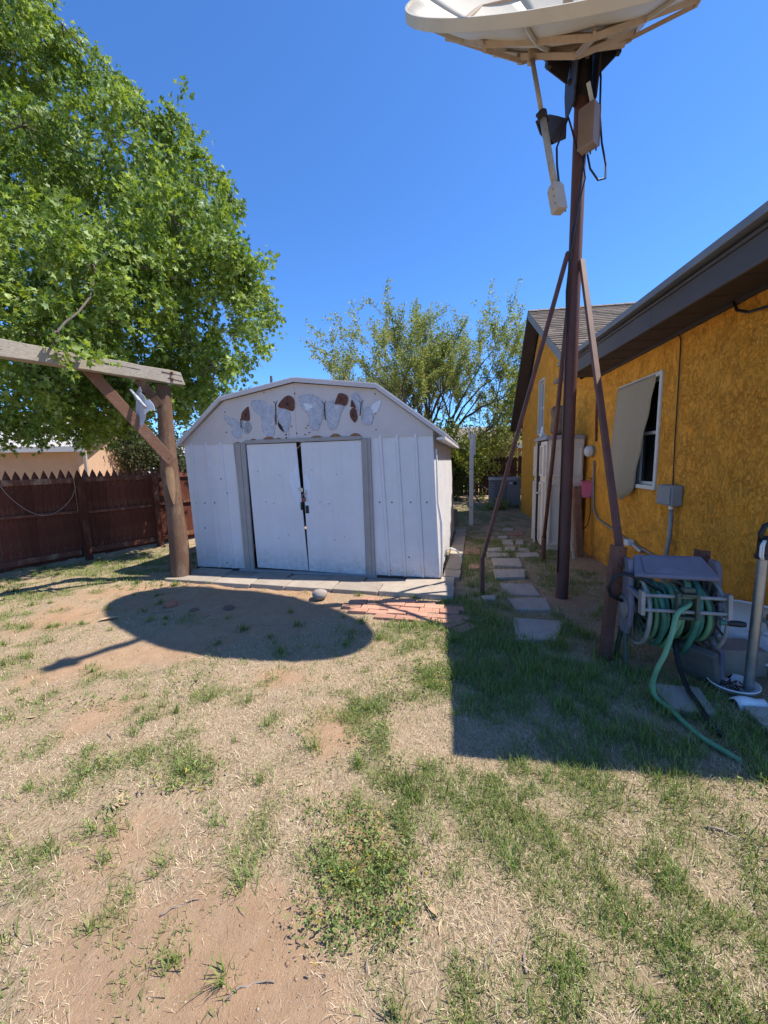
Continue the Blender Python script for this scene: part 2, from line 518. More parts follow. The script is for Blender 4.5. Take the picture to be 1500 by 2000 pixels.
M['pole_paint'] = pmat('rusty_maroon_pole_paint', (0.125, 0.052, 0.040), (0.082, 0.034, 0.028), 7, 0.6, 0.15, 50, stretch=(1, 1, 0.3), stain=(0.16, 0.11, 0.10), sscale=10, slo=0.66, shi=0.75)
M['strut_paint'] = pmat('rusty_brown_strut_paint', (0.14, 0.062, 0.046), (0.095, 0.040, 0.032), 9, 0.65, 0.15, 60, stain=(0.28, 0.24, 0.24), sscale=25, slo=0.66, shi=0.7)
M['dish'] = pmat('beige_dish_paint', (0.55, 0.49, 0.38), (0.48, 0.425, 0.325), 3, 0.55, 0.06, 12, stain=(0.34, 0.27, 0.2), sscale=5, slo=0.62, shi=0.8)
M['dish_frame'] = pmat('tan_tube_paint', (0.48, 0.36, 0.255), (0.40, 0.30, 0.21), 8, 0.6, 0.1, 40, stain=(0.16, 0.08, 0.045), sscale=9, slo=0.63, shi=0.72)
M['tan_box'] = pmat('tan_box_paint', (0.47, 0.39, 0.31), (0.41, 0.34, 0.27), 6, 0.6)
M['brown_box'] = pmat('brown_box_paint', (0.26, 0.19, 0.155), (0.22, 0.16, 0.13), 6, 0.55)
M['actuator'] = pmat('grey_tube_metal', (0.40, 0.36, 0.30), (0.28, 0.24, 0.2), 12, 0.5, metal=0.3)
M['fascia'] = pmat('grey_brown_fascia_paint', (0.095, 0.085, 0.085), (0.082, 0.072, 0.072), 3, 0.6, 0.06, 30, stretch=(0.4, 0.4, 2))
M['soffit'] = pmat('dark_brown_soffit', (0.055, 0.042, 0.038), (0.045, 0.034, 0.03), 5, 0.7)
M['drip'] = pmat('grey_roof_edge_metal', (0.20, 0.205, 0.215), (0.16, 0.165, 0.175), 6, 0.45, 0.1, 30, stain=(0.08, 0.07, 0.07), sscale=12, slo=0.62, shi=0.7)
M['roof'] = pmat('roof_felt', (0.22, 0.18, 0.145), (0.17, 0.14, 0.11), 20, 0.95, 0.4, 120)
M['shingle'] = attr_mat('tan_shingle', 0.95, noise=0.5, bump=0.4, bscale=150)
M['window_white'] = pmat('window_vinyl', (0.60, 0.58, 0.54), (0.55, 0.53, 0.49), 8, 0.5)
M['screen_cloth'] = pmat('olive_shade_fabric', (0.37, 0.30, 0.205), (0.31, 0.25, 0.17), 90, 0.9, 0.25, 400, stretch=(1, 1, 1))
M['grey_box'] = pmat('grey_electrical_paint', (0.24, 0.25, 0.255), (0.205, 0.21, 0.215), 7, 0.55, 0.05, 40)
M['pipe'] = pmat('galvanised_pipe', (0.30, 0.29, 0.28), (0.22, 0.21, 0.2), 14, 0.5, metal=0.4)
M['cabinet'] = pmat('ivory_resin', (0.68, 0.585, 0.48), (0.61, 0.52, 0.425), 3, 0.55, 0.05, 60)
M['cabinet_lid'] = pmat('taupe_resin', (0.33, 0.295, 0.28), (0.28, 0.25, 0.24), 4, 0.6)
M['pink'] = pmat('faded_pink_plastic', (0.62, 0.12, 0.19), (0.55, 0.15, 0.22), 6, 0.5)
M['burlap'] = pmat('brown_sacking', (0.20, 0.14, 0.095), (0.13, 0.09, 0.06), 18, 0.95, 0.5, 90)
M['reel'] = pmat('grey_purple_resin', (0.20, 0.185, 0.225), (0.15, 0.14, 0.17), 4, 0.5, 0.06, 60)
M['reel_light'] = pmat('pale_grey_tube', (0.32, 0.30, 0.275), (0.22, 0.205, 0.19), 12, 0.45)
M['hose'] = pmat('green_garden_hose', (0.17, 0.34, 0.17), (0.125, 0.27, 0.14), 9, 0.42, 0.1, 80, stain=(0.12, 0.26, 0.18), sscale=6)
M['hose_teal'] = pmat('teal_garden_hose', (0.065, 0.215, 0.14), (0.04, 0.14, 0.10), 9, 0.4)
M['hose_dark'] = pmat('dirty_olive_hose', (0.075, 0.095, 0.065), (0.05, 0.065, 0.045), 9, 0.55)
M['galv'] = pmat('galvanised_steel_post', (0.36, 0.37, 0.37), (0.26, 0.27, 0.27), 10, 0.35, metal=0.75)
M['porcelain'] = pmat('white_enamel', (0.74, 0.73, 0.72), (0.66, 0.64, 0.62), 5, 0.3, stain=(0.3, 0.24, 0.19), sscale=6, slo=0.6, shi=0.72)
M['white_plastic'] = pmat('white_plastic', (0.70, 0.70, 0.68), (0.62, 0.62, 0.6), 8, 0.5)
M['peel_white'] = pmat('peeling_white_paint', (0.66, 0.64, 0.60), (0.58, 0.56, 0.52), 9, 0.75, 0.3, 40, stain=(0.12, 0.09, 0.07), sscale=12, slo=0.6, shi=0.64)
M['ac_grey'] = pmat('grey_ac_steel', (0.21, 0.215, 0.225), (0.18, 0.185, 0.19), 6, 0.55)
M['ac_light'] = pmat('pale_ac_rim', (0.38, 0.39, 0.40), (0.33, 0.34, 0.35), 6, 0.5)
M['peach'] = pmat('peach_stucco', (0.50, 0.325, 0.205), (0.46, 0.295, 0.185), 3, 0.95, 0.2, 60)
M['metal_roof'] = pmat('pale_metal_roof', (0.50, 0.47, 0.44), (0.46, 0.42, 0.39), 3, 0.45)
M['tan_trim'] = pmat('tan_trim', (0.38, 0.31, 0.24), (0.34, 0.27, 0.21), 5, 0.7)
M['redbrick_wall'] = pmat('red_brick_far_wall', (0.30, 0.11, 0.065), (0.25, 0.09, 0.055), 8, 0.9)
M['glass'] = pmat('dark_window_glass', (0.012, 0.013, 0.014), (0.015, 0.016, 0.018), 3, 0.06, spec=0.5)
M['bark'] = pmat('grey_brown_bark', (0.105, 0.08, 0.06), (0.065, 0.05, 0.038), 10, 0.95, 0.7, 24, stretch=(1, 1, 0.4))
M['dark_bark'] = pmat('dark_branch_bark', (0.13, 0.105, 0.085), (0.085, 0.068, 0.055), 10, 0.95, 0.5, 24)
M['leaf'] = attr_mat('maple_leaf', 0.5, 0.42, 0.35)
M['bud_leaf'] = attr_mat('young_leaf', 0.6, 0.35, 0.3)
M['needle'] = attr_mat('evergreen_foliage', 0.7, 0.1, 0.2)
M['blade'] = attr_mat('grass_blade', 0.6, 0.3, 0.25)
M['straw'] = attr_mat('dry_straw', 0.85, 0.12, 0.15)
M['dry_leaf'] = pmat('dry_tan_leaf', (0.46, 0.34, 0.2), (0.34, 0.24, 0.14), 30, 0.9)
M['twig'] = pmat('grey_twig', (0.30, 0.25, 0.2), (0.2, 0.16, 0.13), 30, 0.9)
M['soil_clod'] = pmat('dry_soil_clod', (0.20, 0.125, 0.08), (0.13, 0.08, 0.055), 8, 0.95, 0.6, 40)
M['clay'] = pmat('terracotta_shard', (0.40, 0.16, 0.09), (0.33, 0.13, 0.08), 12, 0.9, 0.3, 60)
M['wing_pale'] = pmat('flaking_pale_blue_wing', (0.44, 0.47, 0.55), (0.33, 0.36, 0.43), 26, 0.6, 0.2, 60, stretch=(1, 1, 0.6), stain=(0.52, 0.51, 0.53), sscale=14, slo=0.52, shi=0.6)
M['wing_grey'] = pmat('grey_streaked_wing', (0.36, 0.38, 0.41), (0.20, 0.21, 0.24), 22, 0.6, 0.2, 60, stain=(0.55, 0.56, 0.58), sscale=16, slo=0.55, shi=0.6)
M['wing_brown'] = pmat('rust_brown_wing', (0.15, 0.06, 0.038), (0.10, 0.042, 0.03), 20, 0.7)
M['wing_black'] = pmat('black_wing_edge', (0.02, 0.016, 0.016), (0.03, 0.024, 0.022), 20, 0.7)
M['label_white'] = pmat('white_label', (0.55, 0.55, 0.53), (0.5, 0.5, 0.48), 8, 0.6)
M['car_white'] = pmat('white_car_paint', (0.62, 0.62, 0.62), (0.58, 0.58, 0.58), 4, 0.25, spec=0.5)
M['rubber'] = pmat('tyre_rubber', (0.02, 0.02, 0.02), (0.03, 0.03, 0.03), 8, 0.8)

def stucco():
    t = NT('orange_stucco')
    v = t.coord()
    w = t.coord((1, 1, 0.75))
    big = t.noise(v, 0.9, 5, 0.6)
    base = t.mix(t.ramp(big, 0.35, 0.65), (0.95, 0.395, 0.045), (0.89, 0.355, 0.038))
    base = t.mix(t.ramp(t.noise(v, 7, 6, 0.7), 0.4, 0.75), base, (0.95, 0.44, 0.07))
    base = t.mix(t.math('MULTIPLY', t.ramp(t.noise(v, 2.4, 8, 0.75), 0.58, 0.85), 0.3), base, (0.62, 0.24, 0.035))
    # torn trowel texture: thin dark ragged creases, denser in patches
    def crease(scale, dist, wd):
        n = t.noise(w, scale, 9, 0.78, dist)
        return n, t.ramp(t.math('ABSOLUTE', t.math('SUBTRACT', n, 0.5)), 0.002, wd, (1, 1, 1, 1), (0, 0, 0, 1))
    n1, c1 = crease(12, 0.6, 0.010)
    n2, c2 = crease(26, 0.4, 0.013)
    p1 = t.ramp(t.noise(v, 3.0, 8, 0.8), 0.40, 0.58)
    p2 = t.ramp(t.noise(v, 5, 8, 0.8), 0.44, 0.6)
    k = t.math('MAXIMUM', t.math('MULTIPLY', c1, p1), t.math('MULTIPLY', c2, p2))
    col = t.mix(t.math('MULTIPLY', k, 0.65), base, (0.17, 0.058, 0.013))
    col = t.mix(t.math('MULTIPLY', t.ramp(t.noise(w, 45, 6, 0.8), 0.6, 0.75), 0.22), col, (0.42, 0.15, 0.022))
    # splashed dirt along the foot of the wall
    tc = t.n('ShaderNodeTexCoord'); sx = t.n('ShaderNodeSeparateXYZ'); t.l(tc.outputs['Object'], sx.inputs[0])
    foot = t.math('MULTIPLY', t.ramp(sx.outputs[2], 0.0, 0.45, (1, 1, 1, 1), (0, 0, 0, 1)), t.ramp(t.noise(v, 11, 6, 0.75), 0.35, 0.65))
    col = t.mix(t.math('MULTIPLY', foot, 0.6), col, (0.23, 0.12, 0.06))
    h = t.math('SUBTRACT', t.math('ADD', t.noise(v, 30, 6, 0.7), t.math('MULTIPLY', n1, 1.2)), t.math('MULTIPLY', k, 0.9))
    t.bump(h, 0.8, 0.02)
    return t.fin(col, 0.9, 0, 0.2)
M['stucco'] = stucco()

# ------------------------------------------------------------------ the yellow house (local: x into the house, y along the wall, z up)
house = empty('house', (3.18, 5.8, 0), R(-8.5), 'orange stucco house with brown eaves and a tan shingled gable', 'house')
def HP(w, s, z):                                               # house point -> world
    return INV['house'].inverted() @ Vector((w, s, z))

def house_shell():
    ss = [-3.8, -1.70, -0.70, 3.02, 3.52, 5.3]
    mb = MB()
    def q(s0, s1, z0, z1):
        mb.add([(0, s0, z0), (0, s1, z0), (0, s1, z1), (0, s0, z1)], [(0, 1, 2, 3)])
    top = 2.78
    for a, b in ((-3.8, -1.70), (-0.70, 3.02), (3.52, 5.3)):
        q(a, b, -0.15, top if b < 5 else 2.46)
    q(-1.70, -0.70, -0.15, 1.14); q(-1.70, -0.70, 2.39, top)
    q(3.02, 3.52, -0.15, 2.05)
    # gable above the plate
    mb.add([(0, 0.75, top), (0, 3.02, top), (0, 3.02, 4.02), ], [(0, 1, 2)])
    mb.add([(0, 3.02, 3.30), (0, 3.52, 3.30), (0, 3.52, 4.30), (0, 3.02, 4.02)], [(0, 1, 2, 3)])
    mb.add([(0, 3.52, 2.46), (0, 5.3, 2.46), (0, 3.70, 4.40), (0, 3.52, 4.30)], [(0, 1, 2, 3)])
    # reveals and end walls
    for s0, s1, z0, z1 in ((-1.70, -0.70, 1.14, 2.39), (3.02, 3.52, 2.05, 3.30)):
        mb.add([(0, s0, z0), (0, s1, z0), (0, s1, z1), (0, s0, z1), (.12, s0, z0), (.12, s1, z0), (.12, s1, z1), (.12, s0, z1)],
               [(0, 1, 5, 4), (1, 2, 6, 5), (2, 3, 7, 6), (3, 0, 4, 7)])
    mb.add([(0, -3.8, -.15), (7, -3.8, -.15), (7, -3.8, top), (0, -3.8, top)], [(0, 1, 2, 3)])
    mb.add([(0, 5.3, -.15), (7, 5.3, -.15), (7, 5.3, 2.46), (0, 5.3, 2.46)], [(0, 1, 2, 3)])
    mb.add([(7, -3.8, -.15), (7, 5.3, -.15), (7, 5.3, top), (7, -3.8, top)], [(0, 1, 2, 3)])
    mb.build('wall', M['stucco'], house)
    MB().box(.5, 7, 5.31, 7.8, -.15, 2.7).build('added_wing_wall', M['stucco'], house)  # unseen wing walls and roof, added to shade the air conditioner corner
    MB().hexa([(.2, 5.31, 2.71), (7.2, 5.31, 2.71), (7.2, 8.0, 2.71), (.2, 8.0, 2.71), (3.7, 5.31, 4.0), (3.75, 5.31, 4.0), (3.75, 8.0, 4.0), (3.7, 8.0, 4.0)]).build('added_wing_roof', M['roof'], house)
    ez = lambda q: .02 * (q + 2.0)                                # the old eave sags a little towards the yard end
    # soffit made of grooved panels running across the overhang
    for i in range(26):
        s0 = -4.05 + i * 0.18
        if s0 > 0.0: break
        MB().box(-0.43, -0.004, s0, s0 + 0.174, 2.688 - 0.003 * (i % 2), 2.71).build('soffit_panel', M['soffit'], house)
    MB().box(-0.435, -0.003, -4.07, 0.14, 2.712, 2.735).build('soffit_backing', M['soffit'], house)
    MB().box(-0.03, -0.004, -3.8, 0.14, 2.655, 2.686).build('frieze_board', M['soffit'], house)
    for i, (a, b) in enumerate(((-4.1, -2.33), (-2.327, 0.12))):
        MB().hexa([(-.46, a, 2.63 + ez(a)), (-.437, a, 2.63 + ez(a)), (-.437, b, 2.63 + ez(b)), (-.46, b, 2.63 + ez(b)), (-.46, a, 2.795 + ez(a)), (-.437, a, 2.795 + ez(a)), (-.437, b, 2.795 + ez(b)), (-.46, b, 2.795 + ez(b))]).build('fascia_board', M['fascia'], house, bevel=0.003)
    a, b = -4.1, .13
    MB().hexa([(-.475, a, 2.798 + ez(a)), (-.437, a, 2.798 + ez(a)), (-.437, b, 2.798 + ez(b)), (-.475, b, 2.798 + ez(b)), (-.475, a, 2.822 + ez(a)), (-.437, a, 2.822 + ez(a)), (-.437, b, 2.822 + ez(b)), (-.475, b, 2.822 + ez(b))]).build('fascia_trim', M['fascia'], house, bevel=0.004)
    # thin metal roof edge with nail heads, then the roof deck
    mb = MB()
    mb.hexa([(x, q, z + ez(q)) for x, q, z in ((-0.545, -4.12, 2.83), (-0.2, -4.12, 2.89), (-0.2, .14, 2.89), (-0.545, .14, 2.83), (-0.542, -4.12, 2.89), (-0.2, -4.12, 2.98), (-0.2, .14, 2.98), (-0.542, .14, 2.89))])
    mb.build('roof_edge', M['drip'], house, bevel=0.006)
    mb = MB()
    for i in range(34):
        s = -2.9 + i * 0.1 + random.uniform(-.04, .04)
        mb.obox((-0.48 + random.uniform(-.01, .05), s, 2.876 + ez(s) + random.uniform(0, .006)), (1, 0, .3), (0, 1, 0), (-.3, 0, 1), .010, random.uniform(.006, .016), .003)
    mb.build('roof_edge_debris', M['soffit'], house, kind='stuff')
    MB().hexa([(-0.22, -4.1, 2.85), (3.6, -4.1, 4.11), (3.6, 1.5, 4.11), (-0.22, 1.5, 2.85), (-0.22, -4.1, 2.93), (3.6, -4.1, 4.19), (3.6, 1.5, 4.19), (-0.22, 1.5, 2.93)]).build('main_roof', M['roof'], house)
    MB().hexa([(3.6, -4.1, 4.18), (7.4, -4.1, 2.9), (7.4, 1.5, 2.9), (3.6, 1.5, 4.18), (3.6, -4.1, 4.28), (7.4, -4.1, 3.0), (7.4, 1.5, 3.0), (3.6, 1.5, 4.28)]).build('main_roof', M['roof'], house)
    # rake gable end over the far part
    P0, P1, P2 = (0.30, 2.90), (3.63, 4.90), (5.61, 2.50)
    n0 = Vector((P1[0] - P0[0], P1[1] - P0[1])).normalized()
    def off(p, n, d):                                          # straight down below a rake line
        return (p[0], p[1] - d)
    # near slope deck and shingles
    mb = MB()
    mb.hexa([(-0.25, P0[0], P0[1] - .10), (6, P0[0], P0[1] - .10), (6, P1[0], P1[1] - .10), (-0.25, P1[0], P1[1] - .10),
             (-0.25, P0[0], P0[1] - .02), (6, P0[0], P0[1] - .02), (6, P1[0], P1[1] - .02), (-0.25, P1[0], P1[1] - .02)])
    mb.build('gable_roof', M['roof'], house)
    MB().hexa([(-0.25, P1[0], P1[1] - .10), (6, P1[0], P1[1] - .10), (6, P2[0], P2[1] - .10), (-0.25, P2[0], P2[1] - .10),
               (-0.25, P1[0], P1[1] - .02), (6, P1[0], P1[1] - .02), (6, P2[0], P2[1] - .02), (-0.25, P2[0], P2[1] - .02)]).build('gable_roof', M['soffit'], house)
    mb = MB()
    mb.prism([(P0[0], P0[1] + .0), (P1[0], P1[1] + .01), (P1[0], P1[1] - .17), (P0[0], P0[1] - .17)], (-0.28, 0, 0), (0, 1, 0), (0, 0, 1), (0.028, 0, 0))
    mb.build('rake_board', M['drip'], house, bevel=0.003)
    mb = MB()
    mb.prism([(P1[0] + .003, P1[1] + .01), (P2[0], P2[1]), (P2[0], P2[1] - .2), (P1[0] + .003, P1[1] - .17)], (-0.28, 0, 0), (0, 1, 0), (0, 0, 1), (0.028, 0, 0))
    mb.build('rake_board', M['soffit'], house, bevel=0.003)
    MB().hexa([(-0.25, P1[0], P1[1] - .19), (-.005, P1[0], P1[1] - .19), (-.005, P2[0], P2[1] - .19), (-0.25, P2[0], P2[1] - .19),
               (-0.25, P1[0], P1[1] - .12), (-.005, P1[0], P1[1] - .12), (-.005, P2[0], P2[1] - .12), (-0.25, P2[0], P2[1] - .12)]).build('rake_soffit', M['soffit'], house)
    L = math.hypot(P1[0] - P0[0], P1[1] - P0[1])
    V, F, C = [], [], []
    rows = int(L / 0.14) + 1
    nv = np.array([0, -n0[1], n0[0]]); uv = np.array([0, n0[0], n0[1]]); wv = np.array([1.0, 0, 0])
    for r in range(rows):
        w = -0.27 - random.uniform(0, .2)
        while w < 4.2:
            tw = random.uniform(0.16, 0.36)
            x0, x1 = max(w, -0.285), w + tw - .004
            w += tw
            if x1 < -0.27: continue
            d0, d1 = r * 0.14, min(r * 0.14 + 0.155, L)
            lift = 0.014 + random.uniform(0, .012)
            tone = random.uniform(.72, 1.12)
            col = np.array(random.choice([(0.345, 0.265, 0.195), (0.315, 0.245, 0.185), (0.37, 0.29, 0.22)])) * tone
            base = np.array([0, P0[0], P0[1]])
            k = len(V)
            for xx, dd, hh in ((x0, d0, lift), (x1, d0, lift), (x1, d1, .003), (x0, d1, .003), (x0, d0, -.01), (x1, d0, -.01)):
                V.append(base + wv * xx + uv * dd + nv * hh); C.append(col)
            F += [(k, k + 1, k + 2, k + 3), (k + 4, k + 5, k + 1, k)]
    Hm = np.array(INV['house'].inverted())
    V = np.array(V) @ Hm[:3, :3].T + Hm[:3, 3]
    array_mesh('shingles', V, F, M['shingle'], np.array(C), house, 'stuff')
    mb = MB()
    for i in range(20):
        w = -.28 + i * .23
        mb.hexa([(w, P1[0] - .13, P1[1] - .06 + .012), (w + .26, P1[0] - .13, P1[1] - .068 + .012), (w + .26, P1[0], P1[1] + .012), (w, P1[0], P1[1] + .02),
                 (w, P1[0] - .13, P1[1] - .045 + .012), (w + .26, P1[0] - .13, P1[1] - .053 + .012), (w + .26, P1[0], P1[1] + .028), (w, P1[0], P1[1] + .036)])
    mb.build('ridge_cap', M['roof'], house, kind='stuff')

def make_window(s0, s1, z0, z1, bars):
    fr = MB()
    t = 0.045
    fr.box(-0.018, 0.05, s0, s0 + t, z0, z1).box(-0.018, 0.05, s1 - t, s1, z0, z1)
    fr.box(-0.018, 0.05, s0 + t, s1 - t, z0, z0 + t).box(-0.018, 0.05, s0 + t, s1 - t, z1 - t, z1)
    f = fr.build('window', M['window_white'], house, bevel=0.004)
    MB().box(0.07, 0.078, s0 + t, s1 - t, z0 + t, z1 - t).build('pane', M['glass'], f)
    sb = MB()
    e = 0.035
    for a, b in bars:
        sb.box(0.045, 0.069, a, a + e, z0 + t, z1 - t).box(0.045, 0.069, b - e, b, z0 + t, z1 - t)
        sb.box(0.045, 0.069, a + e, b - e, z0 + t, z0 + t + e).box(0.045, 0.069, a + e, b - e, z1 - t - e, z1 - t)
        zm = (z0 + z1) / 2
        sb.box(0.045, 0.069, a + e, b - e, zm - .018, zm + .018)
    sb.build('sash', M['window_white'], f, bevel=0.003)
    return f

house_shell()
make_window(-1.70, -0.70, 1.14, 2.39, [(-1.655, -1.2), (-1.199, -0.745)])
make_window(3.02, 3.52, 2.05, 3.30, [(3.065, 3.475)])

# cloth shade hung over the near window, lower corner blown loose
def sun_shade():
    rt = empty('window_shade', HP(-0.03, -1.2, 1.14), R(-8.5), 'olive brown cloth shade hanging loose over the window', 'window shade')
    nu, nvv = 22, 30
    V = []
    for j in range(nvv + 1):
        t = j / nvv                                            # 0 at the top rail
        for i in range(nu + 1):
            q = i / nu                                         # 0 far edge, 1 near edge
            s = -0.70 - q * (0.88 - 0.30 * t ** 1.4)
            z = 2.372 - t * 1.27
            if j == nvv:
                z -= 0.10 * max(0, 1 - abs(q - 0.2) / .16) + 0.13 * max(0, 1 - abs(q - .8) / .2)
            # belly outwards, near edge curling back to the wall
            w = -0.026 - 0.12 * math.sin(math.pi * min(1, t * .55)) * (0.35 + .65 * q) - 0.05 * t * q
            w -= 0.010 * math.sin(q * 9 + t * 3) * t + 0.005 * math.sin(q * 23 - t * 7) * t + 0.006 * math.sin(t * 21 + q * 4) * q
            if q > .72:
                w += (q - .72) / .28 * .15 * t ** .7
            V.append(HP(w, s, z))
    F = []
    for j in range(nvv):
        for i in range(nu):
            a = j * (nu + 1) + i
            F.append((a, a + 1, a + nu + 2, a + nu + 1))
    o = MB().add(V, F).build('cloth', M['screen_cloth'], rt, world=True, smooth=True)
    sd = o.modifiers.new('solid', 'SOLIDIFY'); sd.thickness = 0.004
    MB().obox(HP(-.012, -1.2, 2.375), HP(0, 1, 0) - HP(0, 0, 0), HP(1, 0, 0) - HP(0, 0, 0), (0, 0, 1), .5, .008, .012).build('top_rail', M['window_white'], rt, world=True, bevel=.003)
sun_shade()

# wiring, pipes and boxes on the wall
def wall_tube(name, pts, r, m, label, cat, n=8, smooth=True):
    P = [HP(*p) for p in pts]
    rt = empty(name, P[-1], 0, label, cat)
    return rt, MB().tube(P, r, n).build('run', m, rt, world=True, smooth=smooth, autosmooth=40)

rt = empty('electrical_box', HP(-0.05, -2.06, 0.0), R(-8.5), 'grey metal electrical box with a conduit below it, right of the window', 'electrical box')
b = MB().obox(HP(-0.055, -2.06, 1.12), HP(0, 1, 0) - HP(0, 0, 0), HP(1, 0, 0) - HP(0, 0, 0), (0, 0, 1), .125, .05, .10).build('body', M['grey_box'], rt, world=True, bevel=.012)
MB().obox(HP(-0.112, -2.06, 1.12), HP(0, 1, 0) - HP(0, 0, 0), HP(1, 0, 0) - HP(0, 0, 0), (0, 0, 1), .112, .006, .088).build('cover', M['grey_box'], rt, world=True, bevel=.004)
MB().tube([HP(-.05, -2.10, 1.02), HP(-.05, -2.10, .7), HP(-.055, -2.06, .45), HP(-.05, -2.06, .0)], .021, 10).build('conduit', M['pipe'], rt, world=True, smooth=True)
MB().lathe(HP(-.05, -2.10, .985), (0, 0, 1), [(0, .03), (.03, .03)], 10).build('coupling', M['steel'], rt, world=True)
wall_tube('drop_wire', [(-.012, -1.93, 2.68), (-.014, -1.98, 2.60), (-.012, -1.99, 2.2), (-.013, -2.0, 1.7), (-.012, -2.02, 1.22)], .006, M['black'], 'thin dark wire running down the orange wall to the grey box', 'wire', 6)
wall_tube('eave_cable', [(-.03, -2.66, 2.69), (-.035, -2.72, 2.60), (-.04, -2.85, 2.54), (-.03, -3.0, 2.52), (-.02, -3.3, 2.5)], .011, M['black'], 'black cable looping from under the eave at the right', 'cable', 6)
rt = empty('wall_lamp', HP(0, .08, 1.5), R(-8.5), 'small round pale grey junction lamp on the wall beside the cabinet', 'wall lamp')
ax = HP(-1, 0, 0) - HP(0, 0, 0)
MB().lathe(HP(-.005, .08, 1.6), ax, [(0, .085), (.035, .085)], 20).build('base', M['grey_box'], rt, world=True, bevel=.004)
MB().lathe(HP(-.041, .08, 1.6), ax, [(0, .085), (.03, .086), (.06, .075), (.08, .05), (.088, .012)], 20).build('dome', M['label_white'], rt, world=True, smooth=True, autosmooth=40)
rt, _ = wall_tube('wall_conduit', [(-.02, -.06, 2.68), (-.02, -.02, 2.58), (-.02, -.02, 2.1), (-.02, -.05, 1.74)], .016, M['rust'], 'brown conduit pipe from the eave to the round wall lamp', 'conduit')
rt = empty('water_pipe', HP(-.03, -1.2, 0), R(-8.5), 'thin grey pipe running low along the orange wall to a white faucet', 'pipe')
MB().tube([HP(-.022, -.02, 1.46), HP(-.022, -.06, .95), HP(-.022, -.10, .74), HP(-.022, -.26, .62), HP(-.03, -1.28, .48), HP(-.03, -2.6, .40), HP(-.03, -3.3, .33)], .013, 8).build('run', M['pipe'], rt, world=True, smooth=True)
MB().obox(HP(-.07, -1.34, .49), HP(0, 1, 0) - HP(0, 0, 0), HP(1, 0, 0) - HP(0, 0, 0), (0, 0, 1), .05, .04, .035).build('faucet', M['white_plastic'], rt, world=True, bevel=.012)
MB().tube([HP(-.05, -1.41, .47), HP(-.05, -1.6, .435)], .026, 10).build('valve', M['steel'], rt, world=True)

# ------------------------------------------------------------------ the shed (local: x along the front, y into the shed, z up)
SH0 = (-2.650, 5.466, 0)
shed = empty('garden_shed', SH0, R(-13.5), 'white ribbed metal shed with sliding doors and worn butterfly wings on its gable', 'shed')
SHM = INV['garden_shed'].inverted()
def SP(t, y, z):
    return SHM @ Vector((t, y, z))
DEP = 3.5
def xl(z): return -0.09 - 0.035 * z                            # the whole shed leans a little to the left
def xr(z): return 3.42 - 0.045 * z

def ribbed(prof, z0, z1, lean):
    """prof: (x, y) polyline extruded upwards with a lean, thin sheet"""
    mb = MB()
    n = len(prof)
    V = [(x + lean * z0, y, z0) for x, y in prof] + [(x + lean * z1, y, z1) for x, y in prof]
    mb.add(V, [(i, i + 1, n + i + 1, n + i) for i in range(n - 1)])
    return mb

def rib_profile(x0, x1, ribs, w=0.05, h=0.016):
    p = [(x0, 0)]
    for r in ribs:
        p += [(r - w / 2, 0), (r - w / 2 + .012, -h), (r + w / 2 - .012, -h), (r + w / 2, 0)]
    return p + [(x1, 0)]

def sheet(mb, name, m, thick=.004, parent=None, **k):
    o = mb.build(name, m, parent or shed, **k)
    s = o.modifiers.new('solid', 'SOLIDIFY'); s.thickness = thick; s.offset = 0
    return o

